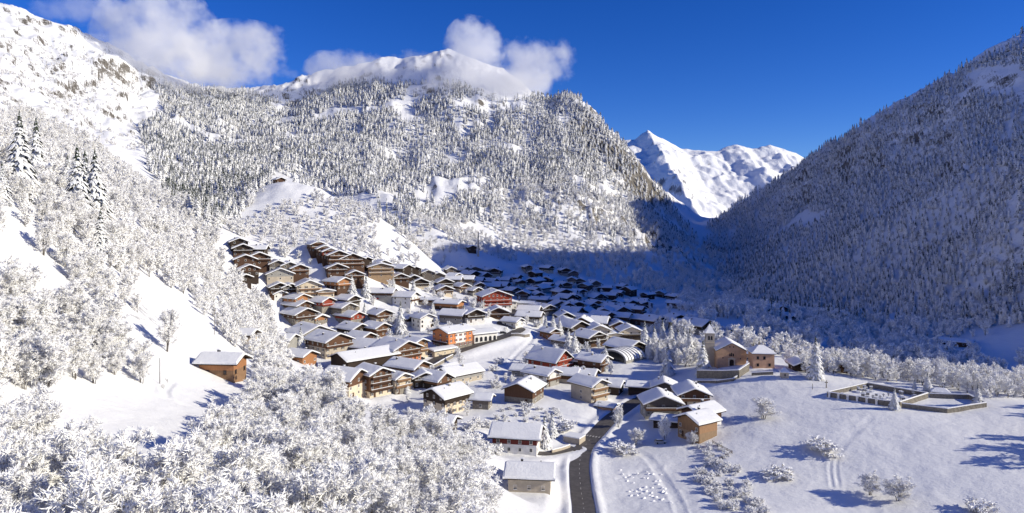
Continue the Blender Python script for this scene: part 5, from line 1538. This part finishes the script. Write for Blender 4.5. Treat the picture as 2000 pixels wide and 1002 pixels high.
# frosted broadleaf trees
zone('bare', 'thicket', scatter([[(-60, 850), (70, 850), (130, 880), (200, 935), (330, 985), (410, 930), (440, 860), (490, 800), (560, 770), (630, 792), (700, 835), (780, 850), (850, 872), (900, 905), (950, 960), (975, 1040), (960, 1500), (-200, 1500)]], 48, 255, 5.2, 0.92, seed=2), 7.0, 11.5)
zone('bare', 'bank', scatter([[(425, 640), (470, 590), (530, 610), (552, 690), (570, 760), (560, 790), (505, 770), (486, 700), (455, 672)]], 170, 380, 5.0, 0.9, seed=18), 6, 10)
zone('bare', 'hillside', scatter([[(-120, 560), (110, 600), (200, 640), (240, 690), (300, 740), (250, 760), (120, 735), (0, 700), (-120, 720)], [(-100, 690), (60, 715), (125, 760), (60, 800), (-100, 800)]], 85, 240, 5.0, 0.92, OPEN_LEFT[1:2], seed=3), 8, 12)
zone('bare', 'upper', scatter([[(-120, 225), (70, 235), (200, 300), (310, 380), (420, 440), (440, 520), (470, 560), (520, 600), (540, 660), (470, 690), (365, 590), (345, 555), (240, 640), (130, 600), (-120, 560)]], 130, 620, 6.2, 0.9, OPEN_LEFT[1:3], seed=4, clump=(45, -0.32)), 7, 11)
zone('bare', 'knoll', scatter([[(440, 400), (520, 370), (600, 380), (700, 400), (760, 440), (840, 520), (790, 530), (720, 508), (640, 480), (600, 478), (615, 510), (625, 535), (575, 520), (530, 512), (510, 480), (470, 462), (420, 440)]], 380, 660, 6.6, 0.85, [[(470, 420), (520, 375), (560, 360), (600, 370), (560, 395), (500, 425)]], seed=6, clump=(26, -0.34)), 5, 9)
zone('bare', 'foot', scatter([[(760, 440), (850, 420), (930, 380), (1000, 370), (1080, 350), (1200, 370), (1290, 430), (1380, 470), (1460, 600), (1330, 590), (1200, 560), (1100, 532), (940, 515), (860, 520), (830, 500)]], 560, 1080, 6.8, 0.92, seed=7, clump=(34, -0.3)), 6, 10)
zone('bare', 'shade', scatter([[(1350, 570), (1480, 545), (1600, 600), (1750, 620), (2050, 600), (2050, 740), (1800, 725), (1540, 700), (1480, 690), (1330, 665), (1280, 640)]], 330, 800, 7.0, 0.92, [[(1845, 660), (1915, 658), (1930, 684), (1850, 688)], [(1400, 620), (1460, 625), (1440, 660), (1390, 650)]], seed=8, clump=(40, -0.3)), 7, 12)
zone('bare', 'field', scatter([[(1540, 735), (1610, 728), (1700, 742), (1790, 752), (1850, 762), (1935, 780), (2060, 800), (2060, 735), (1950, 705), (1540, 700)]], 256, 340, 5.2, 0.85, seed=9), 4.5, 10.5)
zone('bare', 'edge', np.array([(x, y, h1(x, y)) for x, y in [(166, 196), (172, 204), (180, 198), (176, 212), (188, 206), (170, 176), (178, 170), (186, 180), (160, 152), (170, 150), (178, 158), (196, 228), (204, 236)]]), 11, 16)
zone('bare', 'crag', scatter([[(-20, 120), (120, 80), (260, 150), (330, 230), (290, 330), (180, 300), (-20, 240)]], 520, 1250, 8.0, 0.7, seed=16, clump=(45, -0.12)), 2.5, 6)
# conifers
zone('spruce', 'left', scatter([[(270, 250), (420, 240), (560, 260), (570, 330), (500, 380), (460, 440), (400, 440), (330, 400), (290, 340)]], 420, 1000, 5.8, 0.95, seed=11, clump=(50, -0.4)), 10, 18)
zone('spruce', 'centre', scatter([[(300, 170), (420, 170), (560, 200), (700, 158), (850, 160), (1000, 195), (1040, 190), (1130, 200), (1220, 290), (1255, 350), (1180, 350), (1080, 360), (960, 380), (930, 440), (800, 470), (720, 410), (600, 370), (540, 345), (440, 290), (330, 240)]], 600, 1480, 5.8, 0.95, seed=12, clump=(45, -0.3)), 9, 17)
zone('spruce', 'slope', scatter([[(930, 250), (1130, 215), (1255, 350), (1350, 450), (1370, 470), (1320, 500), (1150, 470), (1000, 450), (900, 440)]], 680, 1350, 6.6, 0.85, seed=13, clump=(34, -0.2)), 9, 15)
zone('spruce', 'right', scatter([[(2080, 30), (1960, 97), (1800, 190), (1700, 240), (1550, 332), (1380, 445), (1370, 480), (1420, 560), (1500, 620), (1600, 640), (2080, 640)]], 430, 1500, 6.2, 0.97, [[(1880, 150), (1990, 120), (2010, 200), (1930, 190)]], seed=14, clump=(70, -0.42)), 9, 16)
zone('bare', 'grove', scatter([[(1242, 690), (1290, 680), (1340, 690), (1372, 712), (1340, 720), (1320, 716), (1290, 708), (1250, 704)]], 300, 400, 4.2, 0.9, seed=17), 7, 11)
zone('bare', 'rightwood', scatter([[(2080, 420), (1800, 480), (1550, 560), (1430, 560), (1600, 660), (2080, 660)]], 430, 900, 9.0, 0.7, seed=15, clump=(40, -0.1)), 8, 12)

GROUPS = {
    'thicket': ('bare tree heaped with fresh snow in the thicket filling the lower left', 'snow-laden thicket in the left foreground'),
    'hillside': ('frosted bare tree in the clump on the steep left bank above the open snow', 'frosted trees on the left bank'),
    'upper': ('frosted bare tree in the wood on the upper left hillside', 'frosted trees on the upper left hillside'),
    'knoll': ('small frosted tree on the sunny knoll below the hut', 'frosted trees on the knoll'),
    'foot': ('frosted tree at the foot of the central mountain', 'frosted trees at the mountain foot'),
    'shade': ('frosted tree in blue shade on the valley floor beyond the church', 'frosted trees in the shaded valley'),
    'field': ('tall frosted tree in the sunlit belt behind the cemetery', 'frosted belt of trees behind the cemetery'),
    'rightwood': ('frosted tree low on the shaded right mountain', 'frosted trees on the shaded slope'),
    'crag': ('frosted scrub tree on the rocky left mountain', 'scrub on the left mountain'),
    'edge': ('frosted tree just past the right edge of the field', 'frosted trees right of the field'),
    'grove': ('frosted broadleaf tree in the grove left of the church', 'frosted trees of the church grove'),
    'bank': ('frosted tree on the bank between the lone orange chalet and the village', 'frosted trees on the village bank'),
    'left': ('snowy spruce in the dark stand below the left mountain', 'spruces below the left mountain'),
    'centre': ('snowy spruce in the forest on the sunlit central mountain', 'spruces of the central mountain'),
    'slope': ('snowy spruce among the crags right of the central forest', 'spruces among the crags'),
    'right': ('snowy spruce in the shaded forest on the right mountain', 'spruces of the right mountain'),
}
STUFF = {
    'thicket': ('snowy_thicket', 'dense snow-laden twigs filling gaps of the lower left thicket', 'thicket'),
    'hillside': ('frosted_scrub', 'frosted scrub between the trees of the left bank', 'scrub'),
    'upper': ('frosted_woodland', 'grey white frosted wood covering the upper left hillside', 'woodland'),
    'knoll': ('frosted_copse', 'frosted copse spread over the sunny knoll', 'woodland'),
    'foot': ('frosted_belt', 'frosted wood along the foot of the central mountain', 'woodland'),
    'shade': ('frosted_valley_wood', 'blue grey frosted wood in the shaded valley bottom', 'woodland'),
    'field': ('frosted_hedge', 'frosted twigs between the trees behind the cemetery', 'woodland'),
    'rightwood': ('frosted_slope_wood', 'frosted broadleaf wood low on the shaded right mountain', 'woodland'),
    'crag': ('frosted_crag_scrub', 'frosted scrub dotted over the rocky left mountain', 'scrub'),
    'edge': ('frosted_field_edge', 'frosted trees standing just past the right edge of the field', 'woodland'),
    'grove': ('frosted_grove', 'frosted undergrowth of the grove left of the church', 'woodland'),
    'bank': ('frosted_bank', 'frosted scrub on the bank between lone chalet and village', 'scrub'),
    'left': ('dark_spruce_stand', 'dark snowy spruce stand below the left mountain', 'forest'),
    'centre': ('spruce_forest', 'sunlit snowy spruce forest covering the central mountain', 'forest'),
    'slope': ('scattered_spruce_forest', 'scattered snowy spruces among crags right of the central forest', 'forest'),
    'right': ('shaded_spruce_forest', 'shaded snowy spruce forest covering the right mountain', 'forest'),
}
def build_woods():
    for kind, limit in (('bare', 285), ('spruce', 215)):
        size = []; ref = []
        for zi, (k, key, pts, h) in enumerate(ZONES):
            if k != kind: continue
            pxy = proj(pts[:, 0], pts[:, 1], pts[:, 2])
            top = pxy[1] - h / pts[:, 1] * FPX
            s = h / pts[:, 1]
            s = np.where((pxy[0] > -20) & (pxy[0] < 2020) & (top < 985), s, 0)
            size.append(s); ref += [(zi, i) for i in range(len(pts))]
        size = np.concatenate(size)
        order = np.argsort(-size)[:limit]
        chosen = {}
        for rank, o in enumerate(order):
            if size[o] <= 0: continue
            zi, i = ref[o]; chosen.setdefault(zi, set()).add(i)
            k, key, pts, h = ZONES[zi]
            near = rank < 140
            if kind == 'bare':
                vs, base = (BARE_HERO if pts[i, 1] < 260 else BARE_MID), 10.0
                nm, cat = 'snowy_bare_tree', 'tree'
            else:
                vs, base = SPRUCE_MID, 20.0
                nm, cat = 'snowy_spruce', 'spruce'
            plant(nm, vs[(i * 7 + rank) % len(vs)], pts[i] - np.array([0, 0, 0.2]), h[i] / base, GROUPS[key][0], cat, GROUPS[key][1], parts=near)
        for zi, (k, key, pts, h) in enumerate(ZONES):
            if k != kind: continue
            m = np.array([i not in chosen.get(zi, ()) for i in range(len(pts))], bool)
            if not m.any(): continue
            p, hh = pts[m], h[m]
            d = np.median(p[:, 1])
            if kind == 'bare':
                vs = BARE_HERO if key == 'thicket' else (BARE_MID if d < 420 else BARE_FAR); base = 10.0
            else:
                vs, base = SPRUCE_FAR, 20.0
            nm, lb, ct = STUFF[key]
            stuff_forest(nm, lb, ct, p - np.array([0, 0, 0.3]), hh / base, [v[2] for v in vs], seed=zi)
    print('WOODS', [(k, key, len(p)) for k, key, p, h in ZONES])
build_woods()

# ------------------------------------------------------------------ clouds hanging on the crests
def cloud(px, py, D, wpx, hpx, depth, dens, seed, label, soft=1.0):
    x, y, z = P(px, py, D)
    import bmesh
    bm = bmesh.new(); bmesh.ops.create_icosphere(bm, subdivisions=4, radius=1.0)
    co = np.array([v.co[:] for v in bm.verts])
    n = fbm(co[:, 0] * 1.7 + seed * 3.1 + co[:, 2], co[:, 1] * 1.7 + co[:, 2] * 1.3, 3, seed)
    for v, k in zip(bm.verts, n):
        v.co *= 1.0 + 0.28 * k
    me = bpy.data.meshes.new('cloud'); bm.to_mesh(me); bm.free()
    o = link('cloud', me, None, (x, y, z), 0, (wpx / 2 / FPX * D, depth / 2, hpx / 2 / FPX * D))
    tag(o, label, 'cloud', 'clouds on the crests', 'stuff')
    m = bpy.data.materials.new('cloud_vapour'); m.use_nodes = True
    t = m.node_tree; t.nodes.clear()
    out = nd(t, 'ShaderNodeOutputMaterial'); pv = nd(t, 'ShaderNodeVolumePrincipled')
    t.links.new(pv.outputs[0], out.inputs['Volume'])
    pv.inputs['Color'].default_value = (0.995, 0.995, 0.995, 1); pv.inputs['Anisotropy'].default_value = 0.2
    tc = nd(t, 'ShaderNodeTexCoord')
    ln = nd(t, 'ShaderNodeVectorMath', operation='LENGTH'); t.links.new(tc.outputs['Object'], ln.inputs[0])
    n1 = noise_node(t, 0.017, 7, 0.63, 'Position')
    mp = math_n(t, 'SUBTRACT', 1.0, math_n(t, 'POWER', ln.outputs['Value'], 1.6))
    f = math_n(t, 'ADD', math_n(t, 'MULTIPLY', mp, 1.0), math_n(t, 'MULTIPLY', math_n(t, 'SUBTRACT', n1.outputs[0], 0.56), 3.6 * soft))
    f = math_n(t, 'MULTIPLY', f, 1.8, True)
    t.links.new(math_n(t, 'MULTIPLY', f, dens), pv.inputs['Density'])
    me.materials.append(m)
    return o
def build_clouds():
    cloud(300, 72, 1230, 260, 230, 160, 0.022, 1, 'tall white cloud left of centre over the left crest', 1.15)
    cloud(440, 110, 1270, 280, 160, 160, 0.024, 2, 'broad white cloud resting on the left saddle', 1.1)
    cloud(380, 145, 1190, 420, 70, 110, 0.014, 9, 'low cloud bank lying on the upper left slope', 1.1)
    cloud(140, 22, 1300, 220, 70, 90, 0.007, 3, 'thin wisp of cloud over the left peak', 1.3)
    cloud(670, 138, 1330, 170, 90, 120, 0.018, 4, 'small cloud on the left shoulder of the central mountain', 1.1)
    cloud(790, 142, 1330, 280, 80, 110, 0.017, 7, 'thin cloud band in front of the central summit', 1.2)
    cloud(920, 112, 1290, 150, 160, 120, 0.026, 5, 'puffy white cloud over the right of the central summit', 1.15)
    cloud(950, 162, 1250, 260, 80, 110, 0.020, 8, 'low cloud bank under the puffy summit cloud', 1.15)
    cloud(1046, 136, 1280, 165, 150, 120, 0.022, 6, 'rightmost white cloud drifting off the central mountain', 1.2)
build_clouds()
